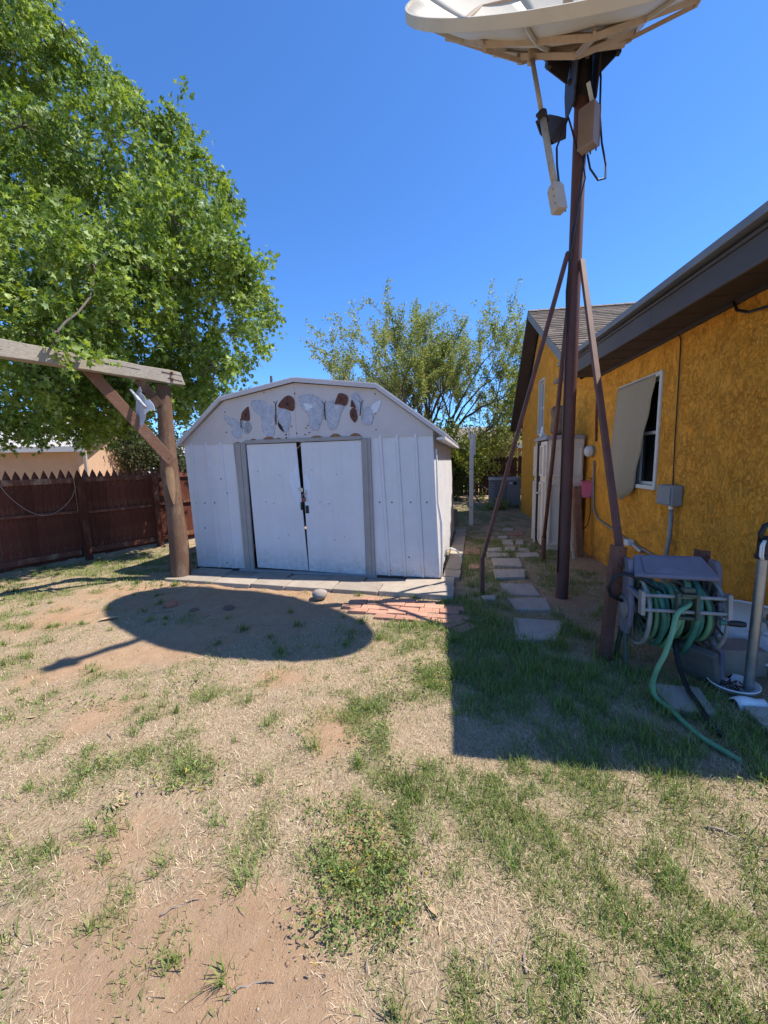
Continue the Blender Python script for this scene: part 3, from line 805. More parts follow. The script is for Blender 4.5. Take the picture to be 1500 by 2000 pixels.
def build_shed():
    W = M['white_steel']
    sheet(ribbed(rib_profile(-0.09, 0.70, [0.03, .27, .50]), .05, 1.82, -.035), 'front_panel', W)
    sheet(ribbed(rib_profile(2.60, 3.42, [2.78, 2.99, 3.22]), .05, 1.83, -.045), 'front_panel', W)
    # right wall: deep ribs
    p = [(0.0, 0)]
    y = 0.10
    while y < DEP - .1:
        p += [(y, 0), (y + .03, .010), (y + .075, .010), (y + .105, 0)]
        y += 0.33
    p.append((DEP, 0))
    for side in (1, 0):
        mb = MB(); n = len(p); V = []
        for k, z in enumerate((.05, 1.89 if side else 1.83)):
            for yy, h in p:
                V.append(((xr(z) + h * (1 if z < 1 else 1) if side else xl(z) - h), yy, z))
        mb.add(V, [(i, i + 1, n + i + 1, n + i) for i in range(n - 1)])
        sheet(mb, 'side_panel', W)
    MB().add([(xl(.05), DEP, .05), (xr(.05), DEP, .05), (xr(1.9), DEP, 1.9), (2.665, DEP, 2.41), (1.6, DEP, 2.555), (.525, DEP, 2.38), (xl(1.83), DEP, 1.83)], [tuple(range(7))]).build('back_panel', W, shed)
    # corner trims
    for (xa, xb) in ((xr(.05) - .05, xr(1.8) - .05), ):
        MB().hexa([(xa, -.012, .05), (xa + .062, -.012, .05), (xa + .062, .03, .05), (xa, .03, .05), (xb, -.012, 1.8), (xb + .062, -.012, 1.8), (xb + .062, .03, 1.8), (xb, .03, 1.8)]).build('corner_trim', W, shed, bevel=.006)
    # the dented leg of the corner trim, sprung outwards below the knee
    mb = MB()
    mb.tube([(3.445, .02, .05), (3.45, .045, .4), (3.44, .06, .75), (3.40, .05, 1.0), (3.385, .03, 1.65)], [.012, .016, .02, .016, .010], 5)
    mb.build('bent_trim', W, shed)
    # gable panels, lapped
    for a, b, ztl, ztr, y in ((-.16, .54, None, None, -.010), (.54, 1.58, None, None, -.014), (1.58, 2.655, None, None, -.010), (2.655, 3.35, None, None, -.014)):
        def ztop(x):
            pts = [(-.2, 1.81), (.53, 2.375), (1.6, 2.545), (2.66, 2.40), (3.40, 1.84)]
            for (x0, z0), (x1, z1) in zip(pts, pts[1:]):
                if x0 <= x <= x1:
                    return z0 + (z1 - z0) * (x - x0) / (x1 - x0)
            return 1.81
        zb = lambda x: 1.795 + .012 * x / 3.4
        poly = [(a, zb(a)), (b, zb(b)), (b, ztop(b) - .01)]
        if a < 1.6 < b: poly.append((1.6, 2.53))
        poly.append((a, max(zb(a) + .004, ztop(a) - .01)))
        MB().prism(poly, (0, y, 0), (1, 0, 0), (0, 0, 1), (0, .006, 0)).build('gable_panel', M['cream_steel'], shed)
    # roof sheets and their front lip
    rp = [(-.22, 1.79), (.52, 2.385), (1.6, 2.56), (2.67, 2.415), (3.49, 1.80)]
    for (x0, z0), (x1, z1) in zip(rp, rp[1:]):
        mb = MB()
        d = Vector((x1 - x0, 0, z1 - z0)).normalized(); nn = Vector((-d.z, 0, d.x))
        L = math.hypot(x1 - x0, z1 - z0)
        nseg = 14
        for k in range(nseg):                                  # lapped sheets with a low seam at each
            y0, y1 = -.07 + k * (DEP + .14) / nseg, -.07 + (k + 1) * (DEP + .14) / nseg
            a, b = Vector((x0, y0, z0)), Vector((x1, y0, z1))
            mb.hexa([a, b, b + Vector((0, y1 - y0, 0)), a + Vector((0, y1 - y0, 0)), a + nn * .018, b + nn * .018, b + nn * .018 + Vector((0, y1 - y0, 0)), a + nn * .018 + Vector((0, y1 - y0, 0))])
            mb.hexa([a + nn * .018, b + nn * .018, b + nn * .018 + Vector((0, .03, 0)), a + nn * .018 + Vector((0, .03, 0)), a + nn * .034, b + nn * .034, b + nn * .034 + Vector((0, .03, 0)), a + nn * .034 + Vector((0, .03, 0))])
        mb.build('roof_panel', W, shed)
        MB().hexa([(x0, -.078, z0 - .028), (x1, -.078, z1 - .028), (x1, -.068, z1 - .028), (x0, -.068, z0 - .028), (x0, -.078, z0 + .024), (x1, -.078, z1 + .024), (x1, -.068, z1 + .024), (x0, -.068, z0 + .024)]).build('roof_trim', M['cream_steel'], shed)
    # eave trim along the right side
    MB().hexa([(3.40, -.07, 1.755), (3.50, -.07, 1.755), (3.50, DEP + .07, 1.755), (3.40, DEP + .07, 1.755), (3.40, -.07, 1.775), (3.50, -.07, 1.79), (3.50, DEP + .07, 1.79), (3.40, DEP + .07, 1.775)]).build('eave_trim', W, shed)
    # jambs, track, sill
    def quadbox(pts, y0, y1, name, m, bevel=.003, parent=None):
        V = [(x, y0, z) for x, z in pts] + [(x, y1, z) for x, z in pts]
        return MB().add(V, [(3, 2, 1, 0), (4, 5, 6, 7), (0, 1, 5, 4), (1, 2, 6, 5), (2, 3, 7, 6), (3, 0, 4, 7)]).build(name, m, parent or shed, bevel=bevel)
    J = M['jamb']
    for bl, br, tl, tr in ((.695, .845, .665, .825), (2.478, 2.60, 2.46, 2.575)):
        j = quadbox([(bl, .03), (br, .03), (tr, 1.80), (tl, 1.80)], -.03, .0, 'door_jamb', J)
        g = (br - bl)
        quadbox([(bl + g * .28, .031), (bl + g * .62, .031), (tl + g * .62, 1.80), (tl + g * .28, 1.80)], -.040, -.0302, 'jamb_fold', J, .003, j)
    quadbox([(.826, 1.785), (2.459, 1.788), (2.459, 1.835), (.826, 1.832)], -.034, -.012, 'door_track', J)
    MB().box(.62, 2.62, -.05, .05, .02, .05).build('door_sill', M['jamb'], shed)
    MB().box(-.1, .62, -.02, .03, .012, .05).box(2.62, 3.44, -.02, .03, .012, .05).build('base_rail', M['black_metal'], shed)
    # doors: the left one has dropped and hangs crooked, the gap between them widens upwards
    lq = [(.885, .075), (1.655, .06), (1.565, 1.778), (.832, 1.778)]
    rq = [(1.668, .06), (2.47, .045), (2.455, 1.782), (1.632, 1.778)]
    doors = []
    for qd, yy in ((lq, -.006), (rq, -.012)):
        d = quadbox(qd, yy, yy + .012, 'door', W, .003)
        doors.append(d)
        (bl, br, tr_, tl_) = qd
        for f in (.30, .66):                                   # faint pressed beads
            xa = bl[0] + (br[0] - bl[0]) * f; xb = tl_[0] + (tr_[0] - tl_[0]) * f
            quadbox([(xa - .012, .10), (xa + .012, .10), (xb + .012, 1.74), (xb - .012, 1.74)], yy - .002, yy - .0005, 'bead', W, .001, d)
        mb = MB()
        for fx, z in ((.2, 1.42), (.62, 1.36), (.3, 1.0), (.68, .55), (.45, .98), (.5, .5), (.9, .14), (.3, .12)):
            xa = bl[0] + (br[0] - bl[0]) * fx
            mb.lathe((xa - .04 * z, yy - .001, z), (0, -1, 0), [(0, .009), (.004, .008), (.006, .003)], 8)
        mb.build('bolt', M['steel'], d)
    dl, dr = doors
    # touch-up paint round the lock
    random.seed(5)
    for d, pts, yy in ((dl, [(1.44, 1.30), (1.47, 1.40), (1.52, 1.42), (1.545, 1.52), (1.573, 1.50), (1.597, 1.2), (1.612, .92), (1.59, .84), (1.555, .9), (1.53, 1.02), (1.49, 1.1), (1.46, 1.2)], -.0066),
                       (dr, [(1.668, 1.36), (1.70, 1.38), (1.72, 1.3), (1.745, 1.24), (1.73, 1.16), (1.745, 1.05), (1.71, .98), (1.73, .9), (1.715, .8), (1.69, .82), (1.685, .66), (1.668, .74), (1.655, 1.0), (1.652, 1.2)], -.0126)):
        pp = []
        for (x0, z0), (x1, z1) in zip(pts, pts[1:] + pts[:1]):
            for k in range(4):
                f = k / 4
                pp.append((x0 + (x1 - x0) * f + random.uniform(-.006, .006) * (k > 0), z0 + (z1 - z0) * f + random.uniform(-.012, .012) * (k > 0)))
        MB().prism(pp, (0, yy, 0), (1, 0, 0), (0, 0, 1), (0, .0004, 0)).build('paint_patch', M['fresh_white'], d)
    # hasp, latch plate and pulls
    h = MB().box(1.565, 1.635, -.020, -.0135, 1.15, 1.185).box(1.618, 1.64, -.034, -.0205, 1.135, 1.19).build('hasp', M['steel'], dl, bevel=.002)
    MB().box(1.652, 1.69, -.024, -.0135, 1.10, 1.15).build('staple', M['steel'], dr, bevel=.002)
    MB().box(1.595, 1.632, -.028, -.0065, .895, 1.0).box(1.604, 1.622, -.05, -.0285, .91, .985).build('door_pull', M['black'], dl, bevel=.003)
    MB().box(1.66, 1.705, -.02, -.0125, .85, .955).box(1.672, 1.698, -.034, -.0205, .868, .94).build('door_pull', M['black'], dr, bevel=.003)
    # drilled plate at the middle of the gable edge
    MB().box(1.40, 1.475, -.022, -.0145, 1.812, 1.915).build('drilled_plate', M['cream_steel'], shed, bevel=.002)
    mb = MB()
    for z in (1.845, 1.885):
        mb.lathe((1.438, -.0222, z), (0, -1, 0), [(0, .012), (.001, .012)], 10)
    mb.build('drilled_hole', M['dark_void'], shed)
    # screws on the panels and gable
    mb = MB()
    for t, z in ((.0, .98), (.14, .98), (.30, .985), (.44, 1.32), (.52, 1.12), (.1, .62), (2.70, 1.0), (2.86, 1.0), (3.10, 1.0), (3.3, 1.0), (3.05, .3), (2.8, .12), (.4, .12)):
        mb.lathe((t - .03 * z, -.001, z), (0, -1, 0), [(0, .011), (.004, .01), (.007, .003)], 8)
    for t, z in ((.55, 2.22), (.55, 1.95), (1.585, 2.4), (1.585, 1.9), (2.65, 2.33), (2.65, 2.1), (2.65, 1.9), (1.72, 1.96), (1.75, 1.99), (1.76, 1.9), (1.70, 1.88), (1.52, 1.99), (1.9, 2.0), (2.2, 2.46), (1.15, 2.44)):
        mb.lathe((t, -.0155, z), (0, -1, 0), [(0, .009), (.004, .008), (.006, .003)], 8)
    mb.build('screw', M['rust'], shed, kind='stuff')
    # rust blooms along the lower edge of the gable
    for t, w, hh in ((.71, .05, .02), (.80, .03, .015), (.95, .04, .02), (1.18, .085, .055), (1.32, .04, .02), (1.86, .08, .035), (2.12, .075, .06), (2.38, .07, .055)):
        pp = []
        for k in range(14):
            f = k / 13
            pp.append((t - w + 2 * w * f + random.uniform(-.004, .004), (1.838 if .82 < t < 2.47 else 1.802) + .7 * hh * max(.06, math.sin(math.pi * f)) ** .8 * random.uniform(.75, 1.1)))
        pp += [(t + w, 1.80), (t - w, 1.80)]
        MB().prism(pp[::-1], (0, -.0152, 0), (1, 0, 0), (0, 0, 1), (0, .0004, 0)).build('rust_stain', M['rust_stain'], shed)
    # butterflies: thin flaking cut-out wings, several with their paint gone to brown
    B = {
     'first': [('pale', [(.54,2.17),(.61,2.15),(.75,2.08),(.79,2.00),(.77,1.87),(.70,1.87),(.63,1.93),(.64,2.00),(.57,2.08)]), ('brown', [(.79,2.11),(.81,2.20),(.90,2.27),(.92,2.24),(.92,2.10),(.85,2.09)]), ('grey', [(.79,2.08),(.89,2.08),(.94,2.01),(.92,1.95),(.86,1.91),(.81,1.96)])],
     'second': [('pale', [(.96,2.33),(1.10,2.34),(1.23,2.27),(1.28,2.21),(1.27,1.91),(1.20,1.87),(1.14,1.90),(1.09,1.99),(1.09,2.13),(.99,2.22)]), ('brown', [(1.34,2.25),(1.40,2.33),(1.49,2.38),(1.575,2.33),(1.575,2.22),(1.53,2.18),(1.43,2.222)]), ('pale', [(1.335,2.21),(1.43,2.215),(1.50,2.15),(1.50,2.03),(1.46,1.93),(1.415,1.93),(1.38,2.03),(1.34,2.07)]), ('black', [(1.33,2.06),(1.37,2.01),(1.41,1.92),(1.36,1.95),(1.33,2.00)])],
     'third': [('pale', [(1.64,2.34),(1.71,2.37),(1.82,2.37),(1.92,2.31),(1.98,2.24),(1.97,2.13),(1.92,1.99),(1.87,1.92),(1.80,1.95),(1.77,2.02),(1.77,2.10),(1.73,2.16),(1.67,2.23)]), ('white', [(1.71,2.27),(1.82,2.25),(1.82,2.21),(1.75,2.18),(1.72,2.22)]), ('pale', [(2.01,2.23),(2.10,2.28),(2.115,2.235),(2.19,2.225),(2.24,2.2),(2.20,2.12),(2.15,1.98),(2.09,1.92),(2.03,1.97),(2.01,2.08)]), ('brown', [(2.12,2.24),(2.17,2.35),(2.23,2.36),(2.30,2.31),(2.27,2.21),(2.19,2.23)])],
     'fourth': [('brown', [(2.33,2.20),(2.35,2.28),(2.40,2.185),(2.36,2.185)]), ('brown', [(2.32,2.14),(2.36,2.18),(2.40,2.16),(2.42,2.05),(2.38,2.00),(2.34,2.04),(2.32,2.08)]), ('pale', [(2.35,2.32),(2.41,2.35),(2.48,2.22),(2.46,2.11),(2.41,2.18)]), ('pale', [(2.51,2.17),(2.58,2.18),(2.62,2.10),(2.59,1.97),(2.52,1.97),(2.47,2.01),(2.49,2.10)]), ('white', [(2.61,2.20),(2.72,2.25),(2.67,2.12),(2.62,2.10),(2.60,2.14)])]}
    mm = {'pale': M['wing_pale'], 'brown': M['wing_brown'], 'grey': M['wing_grey'], 'black': M['wing_black'], 'white': M['fresh_white']}
    bodies = {'first': ((.785, 2.12), (.785, 2.0)), 'second': ((1.31, 2.28), (1.30, 2.02)), 'third': ((1.985, 2.24), (1.99, 2.05)), 'fourth': ((2.47, 2.22), (2.45, 2.08))}
    for k, wings in B.items():
        (ax0, az0), (ax1, az1) = bodies[k]
        bb = MB().tube([(ax0, -.021, az0), (ax1, -.021, az1)], .006, 6)
        if k != 'first':
            bb.tube([(ax0, -.019, az0), (ax0 - .03, -.019, az0 + .04)], .0035, 5).tube([(ax0, -.019, az0), (ax0 + .025, -.019, az0 + .045)], .0035, 5)
        body = bb.build('butterfly_cutout', M['wing_black'], shed)
        for i, (kind, poly) in enumerate(wings):
            # subdivide and roughen the outline: the foil is chipped all round
            pp = []
            n = len(poly)
            for a in range(n):
                p0, p1, p2, p3 = (np.array(poly[(a + q - 1) % n]) for q in range(4))
                for f in (0, .25, .5, .75):
                    c = .5 * ((2 * p1) + (-p0 + p2) * f + (2 * p0 - 5 * p1 + 4 * p2 - p3) * f * f + (-p0 + 3 * p1 - 3 * p2 + p3) * f ** 3)
                    pp.append(tuple(c + np.random.default_rng(a * 9 + i).normal(0, .0018, 2)))
            yb = -.0165 - .0012 * i
            w = MB().prism(pp, (0, yb - .001, 0), (1, 0, 0), (0, 0, 1), (0, .001, 0)).build('wing', mm[kind], body)
            if kind in ('brown', 'pale'):
                # dark veins / torn rim
                c = np.mean(poly, 0)
                vb = MB()
                if kind == 'brown':
                    for a in range(0, n, 1):
                        e = np.array(poly[a])
                        vb.bar((c[0] + (c[0] - e[0]) * .3, yb - .002, c[1] + (c[1] - e[1]) * .3), (c[0] + (e[0] - c[0]) * .85, yb - .002, c[1] + (e[1] - c[1]) * .85), .003, .001, (0, 1, 0))
                else:
                    for a in range(len(pp) - 1):
                        if (a * 7 + i) % 5 < 3:
                            vb.bar((pp[a][0], yb - .0018, pp[a][1]), (pp[a + 1][0], yb - .0018, pp[a + 1][1]), .007, .001, (0, 1, 0))
                    for a in range(0, n, 2):
                        e = np.array(poly[a])
                        vb.bar((bodies[k][0][0], yb - .0018, c[1]), (c[0] + (e[0] - c[0]) * .8, yb - .0018, c[1] + (e[1] - c[1]) * .8), .0035, .001, (0, 1, 0))
                vb.build('vein' if kind == 'brown' else 'torn_rim', M['wing_black'] if kind == 'brown' else M['wing_grey'], body)
build_shed()

rt = empty('padlock', SP(1.655, -.03, 1.0), R(-13.5), 'small dark red padlock hanging at the shed door latch', 'padlock')
MB().obox(SP(1.655, -.042, 1.035), SP(1, 0, 0) - SP(0, 0, 0), SP(0, 1, 0) - SP(0, 0, 0), (0, 0, 1), .021, .012, .026).build('body', M['red_lock'], rt, world=True, bevel=.004)
MB().tube([SP(1.642, -.042, 1.06), SP(1.642, -.042, 1.10), SP(1.655, -.04, 1.118), SP(1.668, -.042, 1.10), SP(1.668, -.042, 1.06)], .0045, 6).build('shackle', M['steel'], rt, world=True, smooth=True)

rt = empty('bent_hose_stub', SP(3.5, .55, 0), R(-13.5), 'short pale pipe arching out of the shed side near its foot', 'pipe')
MB().tube([SP(3.45, .5, .20), SP(3.46, .5, .29), SP(3.52, .5, .32), SP(3.60, .48, .30), SP(3.66, .46, .24), SP(3.68, .46, .18)], .011, 8).build('pipe', M['white_plastic'], rt, world=True, smooth=True)

# pavers, bricks, stepping stones ---------------------------------
def slab(quad, z0, z1, name, m, parent, jit=.006, bevel=.008, seed=0):
    rr = random.Random(seed)
    q = [(x + rr.uniform(-jit, jit), y + rr.uniform(-jit, jit)) for x, y in quad]
    dz = [rr.uniform(-jit, jit) for _ in q]
    V = [(x, y, z0) for x, y in q] + [(x, y, z1 + d) for (x, y), d in zip(q, dz)]
    return MB().hexa(V).build(name, m, parent, world=True, bevel=bevel)

edging = empty('paved_edging', SP(1.7, -.3, 0), 0, kind='structure')
xs = [-.12, .62, 1.14, 1.62, 2.22, 2.78, 3.63]
for i in range(6):
    slab([SP(xs[i] + .006, -.62, 0)[:2], SP(xs[i + 1] - .006, -.62, 0)[:2], SP(xs[i + 1] - .006, -.30, 0)[:2], SP(xs[i] + .006, -.30, 0)[:2]], -.05, .048, 'paver', M['concrete'], edging, seed=i)
xs = [-.05, .5, .95, 1.45, 1.98, 2.5, 3.0, 3.62]
for i in range(7):
    slab([SP(xs[i] + .006, -.288, 0)[:2], SP(xs[i + 1] - .006, -.288, 0)[:2], SP(xs[i + 1] - .006, .1, 0)[:2], SP(xs[i] + .006, .1, 0)[:2]], -.06, .034 - .014 * (i % 2), 'paver', M['grey_concrete'] if i in (1, 2) else M['concrete'], edging, .008, seed=20 + i)
for i in range(10):
    y0 = .12 + i * .35
    slab([SP(3.46, y0 + .006, 0)[:2], SP(3.67, y0 + .006, 0)[:2], SP(3.67, y0 + .34, 0)[:2], SP(3.46, y0 + .34, 0)[:2]], -.05, .035, 'paver', M['concrete'], edging, .008, seed=40 + i)

bricks = empty('brick_paving', (.1, 3.8, 0), 0, kind='structure')
bx = Vector((.972, -.233)); by = Vector((.233, .972)); b0 = Vector((-.52, 3.66))
k = 0
for r in range(5):
    for c in range(6):
        off = (r % 2) * .1
        u0 = c * .205 + off - (.06 if r > 2 else 0); v0 = r * .108
        if (r == 0 and c in (0, 1)) or (r == 4 and c == 0): continue
        dxy = random.uniform(-.006, .006)
        o2 = b0 + bx * (u0 + dxy) + by * v0
        if (o2 - Vector((.62, 3.9))).length < .12: continue
        q = [o2, o2 + bx * .196, o2 + bx * .196 + by * .1, o2 + by * .1]
        slab([tuple(p) for p in q], -.05, .018 + random.uniform(-.008, .008), 'brick', M['brick'], bricks, .004, .005, seed=100 + k); k += 1
q0 = Vector((.50, 3.36)); e = Vector((.55, -.83)).normalized(); f = Vector((.83, .55)).normalized()
for i in range(2):
    o2 = q0 + e * (i * .12) + f * .02
    slab([tuple(o2), tuple(o2 + e * .11), tuple(o2 + e * .11 + f * .2), tuple(o2 + f * .2)][::-1], -.05, .02, 'brick', M['brick'], bricks, .005, .005, seed=140 + i)

path = empty('stepping_stone_path', (1.6, 4.5, 0), 0, kind='structure')
ST = [[(1.21,3.47),(1.63,3.37),(1.4,3.02),(1.08,3.03)],[(1.32,3.99),(1.71,3.95),(1.63,3.62),(1.31,3.67)],[(1.37,4.48),(1.76,4.45),(1.69,4.05),(1.37,4.11)],[(1.47,5.11),(1.89,5.08),(1.77,4.71),(1.4,4.68)],[(1.61,5.7),(2.04,5.67),(1.92,5.22),(1.54,5.27)],[(1.63,6.04),(1.97,6.0),(1.92,5.78),(1.58,5.79)],[(2.09,5.99),(2.44,6.0),(2.37,5.72),(2.01,5.71)],[(1.75,6.4),(2.0,6.42),(1.91,6.14),(1.68,6.12)],[(2.06,6.47),(2.23,6.45),(2.14,6.12),(1.95,6.14)],[(2.27,6.4),(2.42,6.33),(2.32,6.02),(2.17,6.07)],[(2.18,7.0),(2.39,7.04),(2.26,6.6),(2.08,6.67)],[(2.43,6.98),(2.56,6.96),(2.46,6.63),(2.31,6.65)],[(2.25,7.42),(2.4,7.40),(2.32,7.17),(2.16,7.19)],[(2.6,8.28),(2.81,8.25),(2.71,7.95),(2.5,7.97)],[(1.06,4.09),(1.21,4.08),(1.17,3.93),(1.05,3.95)],[(1.72,2.36),(2.0,2.30),(1.90,2.04),(1.68,2.08)],[(2.10,2.09),(2.38,2.06),(2.3,1.78),(2.02,1.82)]]
for i, q in enumerate(ST):
    slab(q[::-1], -.05, .026, 'stepping_stone', M['path_stone'], path, .01, .008, seed=200 + i)
for i, q in enumerate([[(2.54,7.75),(2.86,7.78),(2.74,7.5),(2.45,7.5)],[(1.27,6.39),(1.43,6.35),(1.37,6.0),(1.2,6.03)],[(1.45,6.35),(1.6,6.31),(1.5,5.96),(1.38,5.99)],[(1.21,5.37),(1.37,5.42),(1.3,5.16),(1.14,5.14)]]):
    slab(q[::-1], -.05, .022, 'brick', M['brick'], path, .008, .006, seed=240 + i)

def boulder(name, c, r, m, label, cat, sq=.72, seed=0):
    import bmesh
    rt = None
    bm = bmesh.new()
    bmesh.ops.create_icosphere(bm, subdivisions=3, radius=1)
    for v in bm.verts:
        p = v.co
        d = 1 + .12 * (fbm(np.array([p.x * 2 + seed]), np.array([p.y * 2 + p.z * 1.7]), 1, 30 + seed)[0] - .5) * 2
        v.co = Vector((p.x * d * r, p.y * d * r * .9, p.z * d * r * sq))
    me = bpy.data.meshes.new(name); bm.to_mesh(me); bm.free()
    me.polygons.foreach_set('use_smooth', [True] * len(me.polygons))
    me.materials.append(m)
    o = bpy.data.objects.new(name, me); COL.objects.link(o)
    o.location = (c[0], c[1], c[2] + r * sq * .8)
    return tag(o, label, cat)
boulder('rock', (-.74, 4.15, 0), .085, M['rock'], 'round pale grey rock in front of the shed pavers', 'rock')

# ------------------------------------------------------------------ satellite dish on its braced mast
dish = empty('satellite_dish', (1.892, 3.974, 0), 0, 'large beige satellite dish on a tall rusty braced mast', 'satellite dish')
DC = Vector((1.692, 3.712, 5.514)); DN = Vector((-.145, -.767, .625)).normalized(); DR = 1.41
DA = DN.cross(Vector((0, 0, 1))).normalized(); DB = DN.cross(DA)    # in-plane axes

def build_dish():
    W = dict(parent=dish, world=True)
    px, py = 1.892, 3.974
    depth = .37
    # bowl: eight petals, each a thin curved shell
    npet = 8
    for k in range(npet):
        a0, a1 = 2 * math.pi * (k + .5) / npet + .0012, 2 * math.pi * (k + 1.5) / npet - .0012
        V = []; nr, na = 12, 7
        for i in range(nr + 1):
            r = .10 + (DR - .10) * i / nr
            for j in range(na + 1):
                a = a0 + (a1 - a0) * j / na
                h = -depth * (1 - (r / DR) ** 2)
                V.append(DC + DN * h + (DA * math.cos(a) + DB * math.sin(a)) * r)
        F = [(i * (na + 1) + j, i * (na + 1) + j + 1, (i + 1) * (na + 1) + j + 1, (i + 1) * (na + 1) + j) for i in range(nr) for j in range(na)]
        o = MB().add(V, F).build('dish_petal', M['dish'], smooth=True, **W)
        sd = o.modifiers.new('solid', 'SOLIDIFY'); sd.thickness = .006
    # rolled rim
    n = 72
    V = []; sec = [(0, .012), (.022, .012), (.024, -.055), (.012, -.062), (.004, -.05), (0, -.01)]
    for k in range(n):
        a = 2 * math.pi * k / n
        for dr, h in sec:
            V.append(DC + DN * h + (DA * math.cos(a) + DB * math.sin(a)) * (DR + dr - .004))
    m = len(sec)
    F = [(k * m + i, k * m + (i + 1) % m, ((k + 1) % n) * m + (i + 1) % m, ((k + 1) % n) * m + i) for k in range(n) for i in range(m)]
    MB().add(V, F).build('dish_rim', M['dish'], smooth=True, autosmooth=40, **W)
    # radial flanges along the seams on the back, and seam marks inside
    for k in range(npet):
        a = 2 * math.pi * (k + .5) / npet
        d = DA * math.cos(a) + DB * math.sin(a)
        t = DN.cross(d)
        V = []; nr = 10
        for i in range(nr + 1):
            r = .15 + (DR - .18) * i / nr
            h = -depth * (1 - (r / DR) ** 2)
            for (o1, o2) in ((-.006, -.008), (.006, -.008), (.006, -.035), (-.006, -.035)):
                V.append(DC + DN * (h + o2) + d * r + t * o1)
        F = [(i * 4 + j, i * 4 + (j + 1) % 4, (i + 1) * 4 + (j + 1) % 4, (i + 1) * 4 + j) for i in range(nr) for j in range(4)]
        F += [(3, 2, 1, 0), (nr * 4, nr * 4 + 1, nr * 4 + 2, nr * 4 + 3)]
        MB().add(V, F).build('petal_flange', M['dish'], **W)
    # bent tube ring frame behind the bowl
    def fp(a, r, h):
        return DC + DN * h + (DA * math.cos(a) + DB * math.sin(a)) * r
    for rr, hh, wd in ((1.06, -.215, .055), (.62, -.375, .055)):
        for k in range(8):
            a0, a1 = 2 * math.pi * k / 8, 2 * math.pi * (k + 1) / 8
            p0, p1 = fp(a0, rr, hh + .03 * (k % 2)), fp(a1, rr, hh + .03 * ((k + 1) % 2))
            MB().bar(p0, p1, wd, wd * .8, DN).build('ring_tube', M['dish_frame'], bevel=.004, **W)
    for k in range(8):
        a = 2 * math.pi * k / 8
        rr = 1.08; h = -depth * (1 - (rr / DR) ** 2) - .02
        MB().bar(fp(a, rr, h), fp(a, 1.06, -.22), .05, .02, DA).build('ring_bracket', M['dish_frame'], **W)
        MB().bar(fp(a, 1.06, -.22), fp(a, .62, -.375), .04, .03, DN).build('spoke', M['dish_frame'], **W)
        MB().bar(fp(a, .62, -.38), fp(a, .12, -.42), .05, .04, DN).build('spoke', M['dish_frame'], **W)
    hub = DC - DN * .40
    MB().lathe(hub + DN * .05, -DN, [(0, .2), (.02, .2), (.06, .2), (.10, .14)], 20).build('hub_plate', M['dish_frame'], **W)
    # feed: a leaning tube up from the hub with the receiver at its end
    tip = Vector((1.22, 2.79, 6.26)); a = DC - DN * .36
    MB().tube([a, a + DN * .35 + Vector((-.06, 0, 0)), a + DN * .8 + Vector((-.2, 0, .0)), tip + DN * .05, tip], .045, 10).build('feed_tube', M['actuator'], smooth=True, **W)
    MB().lathe(tip + DN * .06, -DN, [(0, .07), (.10, .075), (.12, .11), (.15, .11), (.16, .06)], 16).build('receiver', M['tan_box'], smooth=True, autosmooth=40, **W)
    # mast
    MB().lathe((px, py, -.1), (0, 0, 1), [(0, .062), (3.0, .060), (5.12, .058)], 20).build('mast', M['pole_paint'], smooth=True, autosmooth=40, **W)
    # head casting: cheek plates, yoke, pivot bolts
    top = Vector((px, py, 4.97))
    f = Vector((DN.x, DN.y, 0)).normalized(); s = Vector((-f.y, f.x, 0))
    hz = Vector((0, 0, 1))
    MB().lathe(top - hz * .22, hz, [(0, .078), (.30, .078)], 16).build('mount_collar', M['black_metal'], **W)
    for sg in (-1, 1):
        o = top + s * (sg * .085)
        MB().prism([(-.15, -.26), (.12, -.30), (.20, -.06), (.24, .14), (.10, .24), (-.20, .20), (-.22, .0)], o, f, hz, s * (.012 * sg)).build('cheek_plate', M['black_metal'], **W)
        MB().lathe(o + hz * (-.05) + s * (.0125 * sg), s * sg, [(0, .022), (.018, .022), (.02, .012), (.03, .012)], 8).build('pivot_bolt', M['black_metal'], **W)
    ctr = (top + hz * .2)
    MB().obox(ctr, s, f, hz, .31, .10, .016).build('yoke', M['black_metal'], bevel=.004, **W)
    for sg in (-1, 1):
        MB().bar(ctr + s * (sg * .29) - hz * .03, hub + s * (sg * .24) - DN * .02, .06, .03).build('yoke_arm', M['black_metal'], **W)
        MB().bar(ctr + s * (sg * .29) - hz * .10, ctr + s * (sg * .29) + hz * .08, .04, .04).build('yoke_bolt', M['black_metal'], **W)
        MB().prism([(0, 0), (.2 * sg, .02), (.2 * sg, -.05), (.03 * sg, -.2)], ctr + s * (.09 * sg) - f * .06 - hz * .02, s, hz, f * .012).build('yoke_gusset', M['black_metal'], **W)
    MB().bar(ctr, hub - DN * .04, .14, .08).build('neck', M['black_metal'], bevel=.005, **W)
    MB().bar(Vector((px, py - .07, 5.02)), Vector((px + .02, py - .12, 5.28)), .035, .02).build('pale_stay', M['dish'], **W)
    # actuator arm with its motor box
    A0, A1, A2 = Vector((1.36, 3.75, 4.85)), Vector((1.463, 3.5, 3.90)), Vector((1.40, 3.67, 4.45))
    A0 = Vector((1.34, 3.72, 4.86))
    A1 = Vector((1.495, 3.56, 3.80))
    mid = A0.lerp(A1, .42)
    MB().tube([A0, mid], .019, 10).build('actuator_rod', M['actuator'], smooth=True, **W)
    MB().tube([mid, A1], .027, 10).build('actuator_tube', M['actuator'], smooth=True, **W)
    MB().obox(A0 + Vector((.0, .02, .04)), (1, 0, 0), (0, 1, 0), (0, 0, 1), .03, .02, .055).build('rod_clevis', M['dish_frame'], bevel=.004, **W)
    dn = (A1 - A0).normalized()
